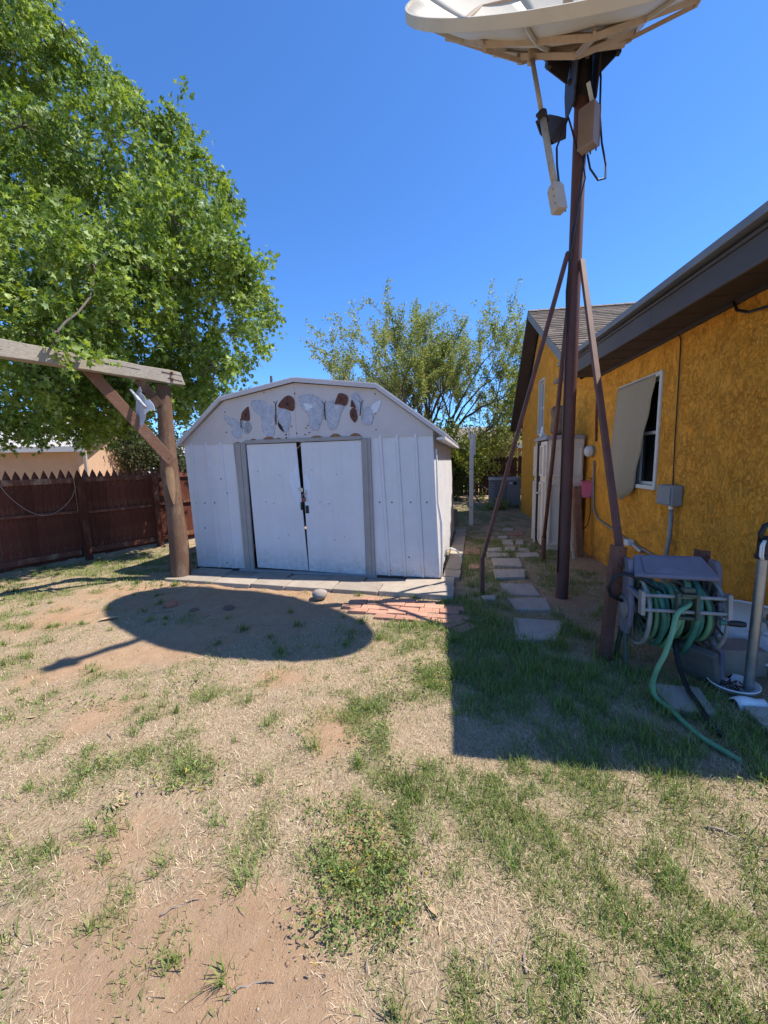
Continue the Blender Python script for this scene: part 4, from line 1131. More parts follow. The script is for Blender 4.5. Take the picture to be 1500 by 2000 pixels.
    MB().bar(A0 + Vector((.0, .03, .06)), fp(math.pi * .72, .62, -.385), .05, .04).build('clevis_arm', M['dish_frame'], **W)
    sx = Vector((.94, .25, 0)).normalized(); sx = (sx - dn * sx.dot(dn)).normalized(); sy = dn.cross(sx)
    bc = A1 + dn * .14
    mb = MB().obox(bc, sx, sy, dn, .050, .045, .105)
    mb.build('motor_box', M['tan_box'], bevel=.008, **W)
    MB().obox(bc - dn * .115, sx, sy, dn, .040, .036, .012).build('motor_cap', M['tan_box'], bevel=.004, **W)
    mb = MB()
    for q in (-.06, .0, .06):
        mb.lathe(bc + dn * q - sx * .05 + sy * .03, -sx, [(0, .007), (.014, .006)], 6)
    mb.build('terminal_screw', M['steel'], **W)
    # bracket holding the actuator tube to the mast
    cl = A0.lerp(A1, .46)
    for dz in (0, .05):
        MB().prism([(0, 0), (.06, -.08), (.2, -.12), (.36, -.02), (.36, .14), (.22, .10), (.10, .06)], cl + Vector((.0, .0, dz * .2)), (Vector((px, py, cl.z)) - cl).normalized(), hz, Vector((-.2, .3, 0)).normalized() * (.012) + Vector((0, 0, 0))).build('actuator_bracket', M['black_metal'], **W)
        cl = cl + Vector((-.03, .05, 0))
    cl = A0.lerp(A1, .46)
    MB().lathe(cl - dn * .03, dn, [(0, .04), (.06, .04)], 12).build('tube_clamp', M['black_metal'], **W)
    MB().bar(cl + Vector((-.06, -.03, -.01)), cl + Vector((.06, .02, -.01)), .02, .02).build('clamp_bolt', M['black_metal'], **W)
    # control box on the mast
    bx_ = Vector((px - .005, py - .165, 4.40)); fx = Vector((.80, .60, 0)); fy = Vector((-.60, .80, 0))
    MB().obox(bx_, fx, fy, hz, .055, .070, .165).build('control_box', M['brown_box'], bevel=.006, **W)
    MB().obox(bx_ + fx * .0585, fx, fy, hz, .003, .075, .16).build('control_box_cover', M['brown_box'], bevel=.002, **W)
    MB().bar(bx_ + hz * .22 + fx * .05, bx_ + hz * .34 - fx * .04, .03, .01).build('box_strap', M['label_white'], **W)
    mb = MB()
    for q in (-.05, 0, .05):
        mb.lathe(bx_ - hz * .167 + fy * q + fx * .05, -hz, [(0, .006), (.02, .006)], 6)
    mb.build('box_bolt', M['black_metal'], **W)
    # cables
    def cab(pts, r=.0085):
        MB().tube(pts, r, 6).build('cable', M['black'], smooth=True, **W)
    b = bx_
    cab([b + Vector((0, 0, -.21)), b + Vector((.02, -.02, -.34)), b + Vector((.09, -.03, -.44)), b + Vector((.16, -.02, -.42)), b + Vector((.17, 0, -.30)), b + Vector((.14, .03, -.1)), b + Vector((.12, .05, .15)), b + Vector((.12, .06, .45)), b + Vector((.08, .05, .66))])
    cab([b + Vector((-.03, 0, -.21)), b + Vector((-.05, .0, -.45)), Vector((px - .04, py - .085, 3.75)), Vector((px - .07, py - .06, 3.45)), Vector((px - .085, py - .03, 3.1)), Vector((px - .07, py - .03, 2.7))])
    cab([b + Vector((-.04, .02, -.21)), b + Vector((-.01, .0, -.4)), Vector((px - .02, py - .08, 3.85)), Vector((px - .065, py - .05, 3.6)), Vector((px - .08, py - .05, 3.2)), Vector((px - .068, py - .03, 2.4)), Vector((px - .066, py - .02, .3))], .006)
    cab([bc - dn * .11 + sx * .045, bc - dn * .3 + sx * .06, bc - dn * .46 + sx * .09, Vector((1.70, 3.8, 4.48)), Vector((1.76, 3.84, 4.40)), Vector((1.83, 3.9, 4.3))])
    cab([bc + dn * .1 + sx * .062, bc + dn * .02 + sx * .066, bc - dn * .1 + sx * .062], .006)
    cab([Vector((px - .12, py - .12, 4.75)), Vector((px - .1, py - .1, 4.9)), Vector((px - .05, py - .08, 5.0))])
    # three braces
    pt = Vector((px, py, 3.47))
    lb = Vector((1.092, 4.187, 0))
    MB().bar(lb + Vector((0, 0, -.1)), lb + Vector((-.005, 0, .42)), .042, .042).build('brace_foot', M['strut_paint'], bevel=.003, **W)
    MB().bar(lb + Vector((-.005, 0, .40)), pt + Vector((-.065, .01, 0)), .036, .040, (0, 1, 0)).build('brace', M['strut_paint'], bevel=.003, **W)
    b0_ = Vector((2.345, 5.565, 0))
    MB().tube([b0_ + Vector((0, 0, -.1)), b0_ + Vector((0, -.02, .38))], .034, 10).build('brace_foot', M['strut_paint'], **W)
    MB().tube([b0_ + Vector((0, -.02, .34)), Vector((px + .0, py + .07, 3.2))], .025, 10).build('brace', M['strut_paint'], smooth=True, **W)
    r0 = Vector((1.70, 2.68, .72))
    MB().bar(r0, Vector((px + .035, py - .06, 3.36)), .046, .036, (0, 1, 0)).build('brace', M['strut_paint'], bevel=.003, **W)
build_dish()

# rusty angle-iron stakes carrying the hose reel
def stake(x, y, h, lean, label):
    rt = empty('rusty_stake', (x, y, 0), R(-9), label, 'metal stake', 'rusty stakes beside the hose reel')
    a, b = Vector((0, 0, -.15)), Vector((lean, 0, h))
    mb = MB()
    mb.obox((a + b) / 2 + Vector((.0, 0, 0)), (1, 0, 0), (0, 1, 0), (b - a).normalized(), .032, .004, (b - a).length / 2)
    mb.obox((a + b) / 2 + Vector((-.029, .036, 0)), (1, 0, 0), (0, 1, 0), (b - a).normalized(), .004, .031, (b - a).length / 2)
    mb.build('angle_iron', M['rust'] if False else M['strut_paint'], rt)
    mb = MB()
    for i in range(6):
        z = h - .04 - i * .11
        p = a.lerp(b, (z + .15) / (h + .15))
        mb.lathe(p + Vector((.012, -.0045, 0)), (0, -1, 0), [(0, .009), (.006, .009)], 8)
    mb.build('bolt', M['rust'], rt)
    return rt
s1 = stake(1.63, 2.70, .87, .05, 'rusty stake at the left end of the hose reel')
MB().obox((.08, .004, .66), (1, 0, 0), (0, 1, 0), (.05, 0, 1), .014, .006, .20).build('flat_plate', M['rust'], s1)
stake(2.24, 2.62, .84, .0, 'rusty stake at the right end of the hose reel')

# ------------------------------------------------------------------ hose reel (local: x along the axle, y towards the wall)
RC = (1.975, 2.57, 0)
reel = empty('hose_reel', RC, R(-12.6), 'grey purple resin hose reel with a crank handle by the orange wall', 'hose reel')
reel.scale = (.92, .92, .92); reel.location.z = .03
INV['hose_reel'] = (Matrix.Translation((RC[0], RC[1], .03)) @ Matrix.Rotation(R(-12.6), 4, 'Z') @ Matrix.Scale(.92, 4)).inverted()
RM = INV['hose_reel'].inverted()
def RP(x, y, z): return RM @ Vector((x, y, z))
def build_reel():
    Z = .445
    G = M['reel']
    for s in (-1, 1):
        # spoked flange
        mb = MB()
        x = s * .235
        mb.tube([(x,   .265 * math.cos(a), Z + .265 * math.sin(a)) for a in np.linspace(0, 2 * math.pi, 33)], .013, 6, cap=False)
        fl = mb.build('flange', M['reel_light'], reel, smooth=True)
        mb = MB()
        for k in range(18):
            a = 2 * math.pi * k / 18
            mb.bar((x, .05 * math.cos(a), Z + .05 * math.sin(a)), (x, .262 * math.cos(a), Z + .262 * math.sin(a)), .008, .014, (1, 0, 0))
        mb.build('spoke_ring', M['hose_dark'], fl)
        MB().lathe((x, 0, Z), (s, 0, 0), [(0, .06), (.03, .055), (.05, .03), (.06, .0295)], 16).build('axle_cap', G, fl, smooth=True, autosmooth=40)
        # side frame: a bent resin leg
        xs_ = s * .285
        out = [(-.05, .76), (-.015, .83), (.07, .83), (.12, .70), (.125, .45), (.11, .30), (.05, .23), (-.04, .24), (-.09, .33), (-.10, .50), (-.06, .62)]
        MB().prism(out, (xs_ - s * .018, 0, 0), (0, 1, 0), (0, 0, 1), (s * .036, 0, 0)).build('side_frame', G, reel, bevel=.01)
        MB().lathe((xs_ + s * .02, .01, Z), (s, 0, 0), [(0, .09), (.012, .09), (.02, .06), (.03, .02)], 20).build('hub_cover', M['pipe'] if s < 0 else G, reel, smooth=True, autosmooth=35)
        # foot
        if s > 0: MB().tube([(xs_ - s * .02, -.02, .25), (xs_ + s * .05, -.06, .15), (xs_ + s * .0, -.16, .03), (xs_ - s * .02, -.2, -.04)], .022, 6).build('foot', M['reel'], reel)
        else: MB().tube([(xs_, .0, .25), (xs_, -.05, -.05)], .02, 8).build('foot', M['hose_dark'], reel)
        MB().tube([(xs_, .08, .25), (xs_, .16, -.05)], .02, 8).build('foot', M['hose_dark'], reel)
    MB().lathe((-.235, 0, Z), (1, 0, 0), [(0, .085), (.47, .085)], 20).build('drum', M['hose_dark'], reel, smooth=True, autosmooth=40)
    # top cover with a pressed panel
    cv = MB().hexa([(-.29, -.12, .735), (.25, -.14, .735), (.20, .03, .86), (-.25, .03, .86), (-.29, -.105, .705), (.25, -.125, .705), (.20, .04, .83), (-.25, .04, .83)]).build('top_cover', G, reel, bevel=.012)
    n = Vector((0, -.62, .785)); u = Vector((0, .785, .62))
    mb = MB()
    c = Vector((-.03, -.052, .8005))
    mb.prism([(-.19, -.075), (.225, -.082), (.18, .075), (-.18, .075)], c, (1, 0, 0), u, n * .003)
    mb.build('pressed_panel', G, cv, bevel=.002)
    mb = MB()
    P = [c + Vector((1, 0, 0)) * xx + u * yy + n * .004 for xx, yy in ((-.13, -.055), (-.06, -.025), (.0, -.022), (.08, -.045), (.19, -.085))]
    mb.tube(P, .003, 5)
    mb.build('raised_line', M['reel'], cv)
    # raised worn script on the cover
    # guide rods, slider and end brackets
    for z, y in ((.625, -.24), (.525, -.26)):
        MB().tube([(-.27, y, z), (.235, y, z)], .0125, 10).build('guide_rod', M['reel_light'], reel, smooth=True, autosmooth=40)
    for x in (-.285, .24):
        MB().hexa([(x - .014, -.285, .49), (x + .014, -.285, .49), (x + .014, -.225, .49), (x - .014, -.225, .49), (x - .014, -.265, .66), (x + .014, -.265, .66), (x + .014, -.215, .66), (x - .014, -.215, .66)]).build('rod_bracket', M['pipe'], reel, bevel=.004)
        MB().bar((x, -.22, .6), (x * 1.05, -.05, .62 if x < 0 else .56), .03, .03).build('rod_arm', G, reel, bevel=.004)
    g = MB()
    for x in (-.07, .045):
        g.hexa([(x - .012, -.295, .48), (x + .012, -.295, .48), (x + .012, -.235, .48), (x - .012, -.235, .48), (x - .012, -.28, .66), (x + .012, -.28, .66), (x + .012, -.22, .66), (x - .012, -.22, .66)])
    for z in (.485, .645):
        g.box(-.0575, .0325, -.285, -.235, z - .012, z + .012)
    g.build('hose_guide', M['hose_dark'], reel, bevel=.005)
    MB().box(-.05, .025, -.285, -.235, .67, .70).build('guide_roller', M['hose_dark'], reel, bevel=.008)
    # crank
    MB().bar((.285, 0, Z), (.20, -.255, Z + .02), .03, .02).build('crank_arm', M['pipe'], reel, bevel=.004)
    MB().tube([(.19, -.262, Z + .02), (.225, -.262, Z + .02)], .018, 12).build('crank_collar', M['hose_teal'], reel, smooth=True, autosmooth=40)
    MB().tube([(.22, -.262, Z + .02), (.24, -.262, Z + .02), (.31, -.265, Z + .018), (.335, -.267, Z + .018), (.342, -.268, Z + .018)], [.017, .021, .022, .018, .006], 12).build('crank_grip', M['black'], reel, smooth=True)
build_reel()

hose = empty('garden_hose', RP(0, 0, 0), 0, 'green garden hose coiled on the reel and trailing over the grass', 'hose')
def build_hose():
    Z = .445
    rr = random.Random(4)
    mats = [M['hose'], M['hose'], M['hose_teal'], M['hose_dark'], M['hose_dark'], M['hose']]
    xs_ = np.linspace(-.205, .205, 15)
    for layer, (r, mset) in enumerate(((.150, (3, 4)), (.195, (0, 2, 3, 5)))):
        for i, x in enumerate(xs_[layer % 2:len(xs_) - layer]):
            sag = rr.uniform(0, .05) if layer else 0
            r2 = r + rr.uniform(-.008, .014)
            tilt = rr.uniform(-.03, .03)
            pts = []
            for a in np.linspace(0, 2 * math.pi, 25):
                low = max(0, -math.sin(a))
                pts.append(RP(x + tilt * math.cos(a), r2 * math.cos(a), Z + r2 * math.sin(a) - sag * low ** 2))
            MB().tube(pts, .0155, 8, cap=False).build('coil', mats[mset[rr.randrange(len(mset))]], hose, world=True, smooth=True)
    # two loose loops thrown over the front
    for x, dx, r2, lo, m in ((.02, .09, .23, .07, M['hose']), (.10, .045, .235, .12, M['hose_teal']), (-.14, -.02, .225, .06, M['hose_teal'])):
        pts = []
        for a in np.linspace(0, 2 * math.pi, 29):
            low = max(0, -math.sin(a))
            pts.append(RP(x + dx * math.sin(a + .6), r2 * math.cos(a), Z + .015 + r2 * math.sin(a) - lo * low ** 2))
        MB().tube(pts, .0165, 8, cap=False).build('coil', m, hose, world=True, smooth=True)
    p = [RP(.03, -.20, .60), RP(-.005, -.27, .58), Vector((1.800, 2.27, .53)), Vector((1.745, 2.23, .42)), Vector((1.69, 2.20, .31)), Vector((1.645, 2.20, .2)), Vector((1.635, 2.21, .10)), Vector((1.645, 2.19, .035)), Vector((1.665, 2.10, .02)),
         Vector((1.655, 1.98, .02)), Vector((1.655, 1.86, .02)), Vector((1.69, 1.76, .02)), Vector((1.72, 1.70, .012))]
    # smooth the run
    q = []
    for i in range(len(p) - 1):
        a, b, c, d = p[max(i - 1, 0)], p[i], p[i + 1], p[min(i + 2, len(p) - 1)]
        for f in np.linspace(0, 1, 7)[:-1]:
            q.append(.5 * ((2 * b) + (c - a) * f + (2 * a - 5 * b + 4 * c - d) * f * f + (3 * b - a - 3 * c + d) * f ** 3))
    q.append(p[-1])
    MB().tube(q, .0145, 10).build('trailing_length', M['hose'], hose, world=True, smooth=True)
build_hose()

rt = empty('supply_hose', RP(-.3, 0, 0), 0, 'black supply hose looping round the left side of the reel', 'hose')
pts = [RP(-.12, -.16, .62), RP(-.22, -.12, .70), RP(-.34, -.08, .735), RP(-.42, -.08, .70), RP(-.445, -.07, .62), RP(-.42, -.05, .55), RP(-.33, -.02, .50)]
MB().tube(pts, .013, 8).build('tube', M['black'], rt, world=True, smooth=True)
rt = empty('drip_hose', (1.93, 2.3, 0), 0, 'thin black hose hanging from under the reel to the ground', 'hose')
MB().tube([RP(.02, -.08, .30), RP(.0, -.14, .2), RP(-.01, -.22, .10), (1.87, 2.22, .05), (1.84, 2.12, .045), (1.80, 2.0, .03), (1.78, 1.88, .012)], .015, 8).build('tube', M['black'], rt, world=True, smooth=True)

# steel post with a black handle, enamel basin, bowl, blocks
rt = empty('steel_post', (2.30, 2.26, 0), R(-20), 'shiny galvanised post with a black handle on top', 'post')
a, b = Vector((2.29, 2.27, -.1)), Vector((2.295, 2.27, .90))
MB().tube([a, b], .027, 14).build('tube', M['galv'], rt, world=True, smooth=True, autosmooth=40)
MB().lathe(b - Vector((0, 0, .03)), (0, 0, 1), [(0, .042), (.025, .042), (.03, .034), (.12, .034), (.13, .02)], 14).build('clamp', M['black'], rt, world=True, bevel=.003)
hp = [b + Vector((x, -.01, z)) for x, z in ((-.035, .08), (-.04, .13), (-.02, .175), (.03, .195), (.10, .195), (.13, .16), (.11, .115), (.05, .10), (-.01, .10))]
MB().tube(hp, .014, 8).build('handle', M['black'], rt, world=True, smooth=True)
for dx in (-.045, -.06):
    MB().tube([b + Vector((dx * .6, -.03, -.03)), b + Vector((dx, -.04, .0)), b + Vector((dx, -.04, .06)), b + Vector((dx * .6, -.03, .09))], .006, 6).build('wire_clip', M['white_plastic'], rt, world=True, smooth=True)

def basin():
    c = Vector((2.555, 2.555, .27)); n = Vector((-.82, -.45, .36)).normalized()
    x = n.cross(Vector((0, 0, 1))).normalized(); y = n.cross(x)
    rt = empty('enamel_basin', (2.6, 2.56, 0), 0, 'white enamel wash basin leaning against the foot of the orange wall', 'basin')
    V = []; F = []
    prof = [(0.0, -.13), (.45, -.13), (.75, -.11), (.88, -.05), (.93, 0.0), (1.0, .0), (1.02, -.02)]
    N = 32
    for r, h in prof:
        for k in range(N):
            a = 2 * math.pi * k / N
            e = 1 / (abs(math.cos(a)) ** 3.2 + abs(math.sin(a)) ** 3.2) ** (1 / 3.2)
            V.append(c + n * h + x * (.255 * r * e * math.cos(a)) + y * (.20 * r * e * math.sin(a)))
    for i in range(len(prof) - 1):
        for k in range(N):
            F.append((i * N + k, i * N + (k + 1) % N, (i + 1) * N + (k + 1) % N, (i + 1) * N + k))
    o = MB().add(V, F).build('bowl', M['porcelain'], rt, world=True, smooth=True, autosmooth=50)
    sd = o.modifiers.new('solid', 'SOLIDIFY'); sd.thickness = .008
    MB().lathe(c - n * .129, n, [(0, .026), (.004, .026), (.005, .012)], 16).build('drain', M['steel'], rt, world=True)
basin()

rt = empty('chipped_bowl', (2.23, 2.30, 0), 0, 'broken white bowl lying in the grass with leaves in it', 'bowl')
rt.location = (2.22, 2.30, 0)
V = []; F = []
N = 28
for i, (r, h) in enumerate([(.02, .012), (.07, .012), (.11, .03), (.125, .055), (.132, .055)]):
    for k in range(N):
        a = 2 * math.pi * k / N
        cut = 1 - .22 * (1 if .9 < a < 1.7 else 0) * (i > 2)
        V.append((r * math.cos(a) * 1.05, r * math.sin(a) * cut * .95, h * (1 if cut == 1 else .5)))
for i in range(4):
    for k in range(N):
        F.append((i * N + k, i * N + (k + 1) % N, (i + 1) * N + (k + 1) % N, (i + 1) * N + k))
o = MB().add(V, F).build('bowl', M['porcelain'], rt, smooth=True)
sd = o.modifiers.new('solid', 'SOLIDIFY'); sd.thickness = .008
mb = MB()
for k in range(40):
    a, r = random.uniform(0, 6.28), random.uniform(0, .10)
    p = Vector((r * math.cos(a), r * math.sin(a), .022 + random.uniform(0, .025)))
    d = Vector((random.uniform(-1, 1), random.uniform(-1, 1), random.uniform(-.3, .5))).normalized()
    mb.bar(p, p + d * random.uniform(.02, .05), .010, .002)
mb.build('leaf_litter', M['soffit'], rt, kind='stuff')
rt = empty('bowl_shard', (2.17, 2.14, 0), 0, 'white curved shard in the grass in front of the broken bowl', 'shard')
V = []
for i in range(5):
    for j in range(7):
        V.append((-.09 + .18 * j / 6, -.05 + .10 * i / 4, .05 - .05 * ((i - 2) / 2) ** 2 + .012 * math.sin(j * .9)))
o = MB().add(V, [(i * 7 + j, i * 7 + j + 1, i * 7 + j + 8, i * 7 + j + 7) for i in range(4) for j in range(6)]).build('shard', M['porcelain'], rt, smooth=True)
sd = o.modifiers.new('solid', 'SOLIDIFY'); sd.thickness = .007

def block(name, c, size, rz, tilt, m, label, cat):
    rt = empty(name, c, rz, label, cat)
    hx, hy, hz = size
    ca, sa = math.cos(tilt), math.sin(tilt)
    MB().obox((0, 0, hz * ca + hx * abs(sa) * .5 - .02), (ca, 0, sa), (0, 1, 0), (-sa, 0, ca), hx, hy, hz).build('slab', m, rt, bevel=.012)
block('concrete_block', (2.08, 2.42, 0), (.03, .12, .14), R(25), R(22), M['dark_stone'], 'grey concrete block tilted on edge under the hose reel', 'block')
block('concrete_block', (2.42, 2.56, 0), (.17, .11, .10), R(-10), R(0), M['grey_concrete'], 'low grey concrete block in shade below the enamel basin', 'block')

# ------------------------------------------------------------------ storage cabinet and the things round it (local: x into the wall, y along it)
cab0 = HP(-.62, .30, 0)
cabinet = empty('storage_cabinet', cab0, R(-8.5), 'ivory resin storage cabinet with panelled doors against the orange wall', 'cabinet')
CM = INV['storage_cabinet'].inverted()
def CP(x, y, z): return CM @ Vector((x, y, z))
def build_cabinet():
    K = M['cabinet']
    D, Wd, H = .56, .72, 1.80
    # carcase: back, two sides, floor
    MB().box(D - .02, D, 0, Wd, .0, H).build('back_panel', K, cabinet)
    for y0 in (0, Wd - .02):
        sd = MB().box(.03, D - .021, y0, y0 + .02, .0, H).build('side_panel', K, cabinet, bevel=.004)
        if y0 == 0:                                            # raised frames on the side facing the yard
            for z0, z1 in ((.10, 1.12), (1.22, 1.70)):
                for x0, x1 in ((.05, .27), (.31, .53)):
                    t = .03
                    MB().box(x0, x1, -.04, -.0005, z0, z0 + t).box(x0, x1, -.04, -.0005, z1 - t, z1).box(x0, x0 + t, -.04, -.0005, z0 + t, z1 - t).box(x1 - t, x1, -.04, -.0005, z0 + t, z1 - t).build('panel_frame', K, sd, bevel=.003)
    MB().box(.03, D - .021, .021, Wd - .021, .02, .05).build('shelf', M['cabinet_lid'], cabinet)
    MB().box(.03, D - .021, .021, Wd - .021, .9, .92).build('shelf', M['cabinet_lid'], cabinet)
    MB().hexa([(-.03, -.03, H + .001), (D + .02, -.03, H + .001), (D + .02, Wd + .03, H + .001), (-.03, Wd + .03, H + .001), (.0, .0, H + .07), (D - .02, .0, H + .07), (D - .02, Wd, H + .07), (.0, Wd, H + .07)]).build('lid', M['cabinet_lid'], cabinet, bevel=.012)
    # near door closed, far door ajar
    def door(y0, y1, ang, hinge):
        ca, sa = math.cos(ang), math.sin(ang)
        def q(x, y, z):
            dy = y - hinge
            return Vector((x * ca - dy * sa, hinge + x * sa + dy * ca, z))
        def bxx(x0, x1, a, b, z0, z1):
            return MB().hexa([q(x0, a, z0), q(x1, a, z0), q(x1, b, z0), q(x0, b, z0), q(x0, a, z1), q(x1, a, z1), q(x1, b, z1), q(x0, b, z1)])
        d = bxx(0, .026, y0, y1, .06, H - .02).build('door', K, cabinet, bevel=.004)
        for z0, z1 in ((.12, 1.12), (1.22, 1.72)):
            t = .03; a, b = y0 + .045, y1 - .045
            m = bxx(-.03, -.0005, a, b, z0, z0 + t)
            for g in ((a, b, z1 - t, z1), (a, a + t, z0 + t, z1 - t), (b - t, b, z0 + t, z1 - t)):
                m2 = bxx(-.03, -.0005, *g); m.add(m2.v, m2.f)
            m.build('panel_frame', K, d, bevel=.003)
        return d, q
    d1, q = door(.0, .356, 0, 0)
    MB().bar((-.006, .335, .93), (-.05, .335, .93), .02, .02).bar((-.05, .345, .93), (-.05, .25, .93), .02, .025).build('handle', M['label_white'], d1, bevel=.003)
    MB().box(-.008, -.0005, .30, .325, .96, 1.06).build('latch', M['black'], d1)
    d2, q = door(.362, .72, R(-13), .72)
build_cabinet()

rt = empty('sacking_bundle', CP(.25, .25, 1.88), R(-8.5), 'lumpy brown sacking bundle standing on top of the cabinet', 'bundle')
V = []; N = 14
pr = [(0, .13), (.08, .145), (.18, .14), (.28, .125), (.38, .13), (.44, .10), (.48, .03)]
for i, (h, r) in enumerate(pr):
    for k in range(N):
        a = 2 * math.pi * k / N
        d = r * (1 + .25 * (vnoise(np.array([k * .8 + i * .3]), np.array([i * .9]), 1, 44)[0] - .5)) + (.05 if (i >= 4 and 6 < k < 9) else 0)
        V.append((d * math.cos(a), d * math.sin(a), h))
F = [(i * N + k, i * N + (k + 1) % N, (i + 1) * N + (k + 1) % N, (i + 1) * N + k) for i in range(len(pr) - 1) for k in range(N)]
F += [tuple(range(N - 1, -1, -1)), tuple((len(pr) - 1) * N + k for k in range(N))]
o = MB().add(V, F).build('sack', M['burlap'], rt, smooth=True)
ss = o.modifiers.new('sub', 'SUBSURF'); ss.levels = 1; ss.render_levels = 2
rt = empty('white_fitting', CP(.06, .52, 1.875), R(-8.5), 'small white plastic fitting on the far corner of the cabinet lid', 'fitting')
MB().box(-.04, .04, -.03, .03, 0, .06).lathe((0, 0, .06), (0, 0, 1), [(0, .03), (.05, .03), (.06, .022), (.11, .022)], 12).box(-.07, -.041, -.014, .014, .08, .10).build('body', M['white_plastic'], rt, bevel=.006)

def leaning_board(base, top, w, t, m, name, label, cat):
    base, top = Vector(base), Vector(top)
    rt = empty(name, base, 0, label, cat)
    MB().bar(base - Vector((0, 0, .03)), top, w, t, (.99, -.15, 0)).build('board', m, rt, world=True, bevel=.004)
    return rt
leaning_board((2.98, 5.74, 0), (2.965, 5.90, 1.07), .10, .10, M['brown_wood'], 'wooden_post', 'short brown wooden post standing in front of the cabinet', 'post')
sh = leaning_board((2.84, 5.62, 0), (2.80, 5.83, .72), .03, .03, M['tan_box'], 'spade', 'spade with a pale wooden shaft leaning on the wooden post', 'spade')
MB().obox(Vector((2.797, 5.845, .84)), (1, .1, 0), (-.1, 1, -.2), (0, .2, 1), .028, .006, .14).build('blade', M['label_white'], sh, world=True, bevel=.004)
mb = MB().tube([Vector((2.80, 5.835, .66)), Vector((2.797, 5.842, .76))], .017, 8); mb.build('socket', M['steel'], sh, world=True)

rt = empty('pink_container', Vector((3.11, 5.86, .90)), R(-20), 'faded pink plastic container hanging by the cabinet', 'container')
mb = MB()
mb.hexa([(-.075, -.06, 0), (.075, -.06, 0), (.075, .06, 0), (-.075, .06, 0), (-.09, -.07, .235), (.09, -.07, .235), (.09, .07, .235), (-.09, .07, .235)])
mb.build('body', M['pink'], rt, bevel=.01)
MB().box(-.098, .098, -.078, .078, .2352, .252).build('rim', M['pink'], rt, bevel=.004)
MB().tube([(-.09, -.03, .24), (-.06, -.035, .29), (0, -.035, .305), (.06, -.035, .29), (.09, -.03, .24)], .005, 6).build('handle', M['black'], rt, smooth=True)
rt = empty('loose_cable', Vector((3.0, 5.75, .3)), 0, 'thin dark cable drooping from the pink container to the post', 'cable')
MB().tube([Vector((3.12, 5.78, .92)), Vector((3.14, 5.78, .7)), Vector((3.10, 5.77, .5)), Vector((3.03, 5.76, .42)), Vector((2.99, 5.755, .45))], .006, 6).build('wire', M['black'], rt, world=True, smooth=True)

# ------------------------------------------------------------------ wooden frame at the left: round post, beam, braces
frame = empty('timber_frame', (-2.754, 5.043, 0), 0, 'rough timber frame of a round post and a weathered beam', 'timber frame')
def round_post(x, y, lean, name='post'):
    pts = []; rs = []
    for i in range(14):
        z = -.2 + i * (2.73 / 13)
        pts.append((x + lean[0] * z + .012 * math.sin(z * 3.1), y + lean[1] * z, z)); rs.append(.122 - .014 * z + .005 * math.sin(z * 5))
    return MB().tube(pts, rs, 18).build(name, M['post_wood'], frame, world=True, smooth=True, autosmooth=50)
p1 = round_post(-2.76, 5.05, (-.022, .02))
d = Vector((-.552, -.834, 0)).normalized(); pp = Vector((-2.62, 5.18, 2.63))
beam_end = pp + d * 4.35
def beam():
    """squared beam with split, ragged end"""
    n = Vector((0, 0, 1)); s = d.cross(n)
    V = []; F = []
    N = 26
    L = 4.35
    for i in range(N + 1):
        t = L * i / N
        for k, (a, b) in enumerate(((-1, -1), (1, -1), (1, 1), (-1, 1))):
            j = .006
            q = pp + d * t + s * (a * .055 + random.uniform(-j, j)) + n * (b * .078 + random.uniform(-j, j))
            if i == 0: q -= d * random.uniform(-.02, .05)
            V.append(q)
    for i in range(N):
        for k in range(4):
            F.append((i * 4 + k, i * 4 + (k + 1) % 4, i * 4 + 4 + (k + 1) % 4, i * 4 + 4 + k))
    F += [(3, 2, 1, 0), tuple(N * 4 + k for k in range(4))]
    return MB().add(V, F).build('beam', M['beam_wood'], frame, world=True, bevel=.006)
beam()
s_ = d.cross(Vector((0, 0, 1)))
# splits and the end lap of the beam
mb = MB()
for t0, t1, zz in ((.0, .25, .03), (.0, .18, -.035), (.5, 1.3, .02), (1.6, 2.6, -.02)):
    mb.bar(pp + d * t0 - s_ * .0555 + Vector((0, 0, zz)), pp + d * t1 - s_ * .0565 + Vector((0, 0, zz + .012)), .006, .004)
    mb.bar(pp + d * t0 + s_ * .0555 + Vector((0, 0, zz)), pp + d * t1 + s_ * .0565 + Vector((0, 0, zz + .012)), .006, .004)
mb.build('check_crack', M['dark_void'], frame, world=True)
bl = pp + d * .13
for zz in (.045, -.03):
    for sg in (-1, 1):
        MB().lathe(bl + Vector((0, 0, zz)) + s_ * (.056 * sg), s_ * sg, [(0, .02), (.012, .02), (.014, .011), (.03, .011)], 8).build('bolt', M['rust'], frame, world=True)
    MB().bar(bl + s_ * .06 + Vector((0, 0, .05)), bl + s_ * .062 + Vector((0, 0, -.04)), .022, .004).build('bolt_strap', M['rust'], frame, world=True)
# long brace and short back brace
pb = Vector((-2.66, 4.90, 1.56))
MB().bar(pb, Vector((-3.26, 4.45, 2.60)), .125, .05, (.55, -.83, 0)).build('brace', M['brace_wood'], frame, world=True, bevel=.005)
MB().bar(Vector((-2.82, 5.02, 2.28)), Vector((-2.93, 4.80, 2.56)), .10, .05, (.55, -.83, 0)).build('brace', M['post_wood'], frame, world=True, bevel=.005)
MB().lathe(pb + Vector((-.03, -.03, .05)), Vector((.3, -.9, .1)), [(0, .016), (.02, .016)], 8).build('bolt', M['rust'], frame, world=True)
q2 = pp + d * 4.2
pts = [(q2.x, q2.y, -.2 + i * (2.73 / 9)) for i in range(10)]
MB().tube(pts, .12, 16).build('post', M['post_wood'], frame, world=True, smooth=True, autosmooth=50)
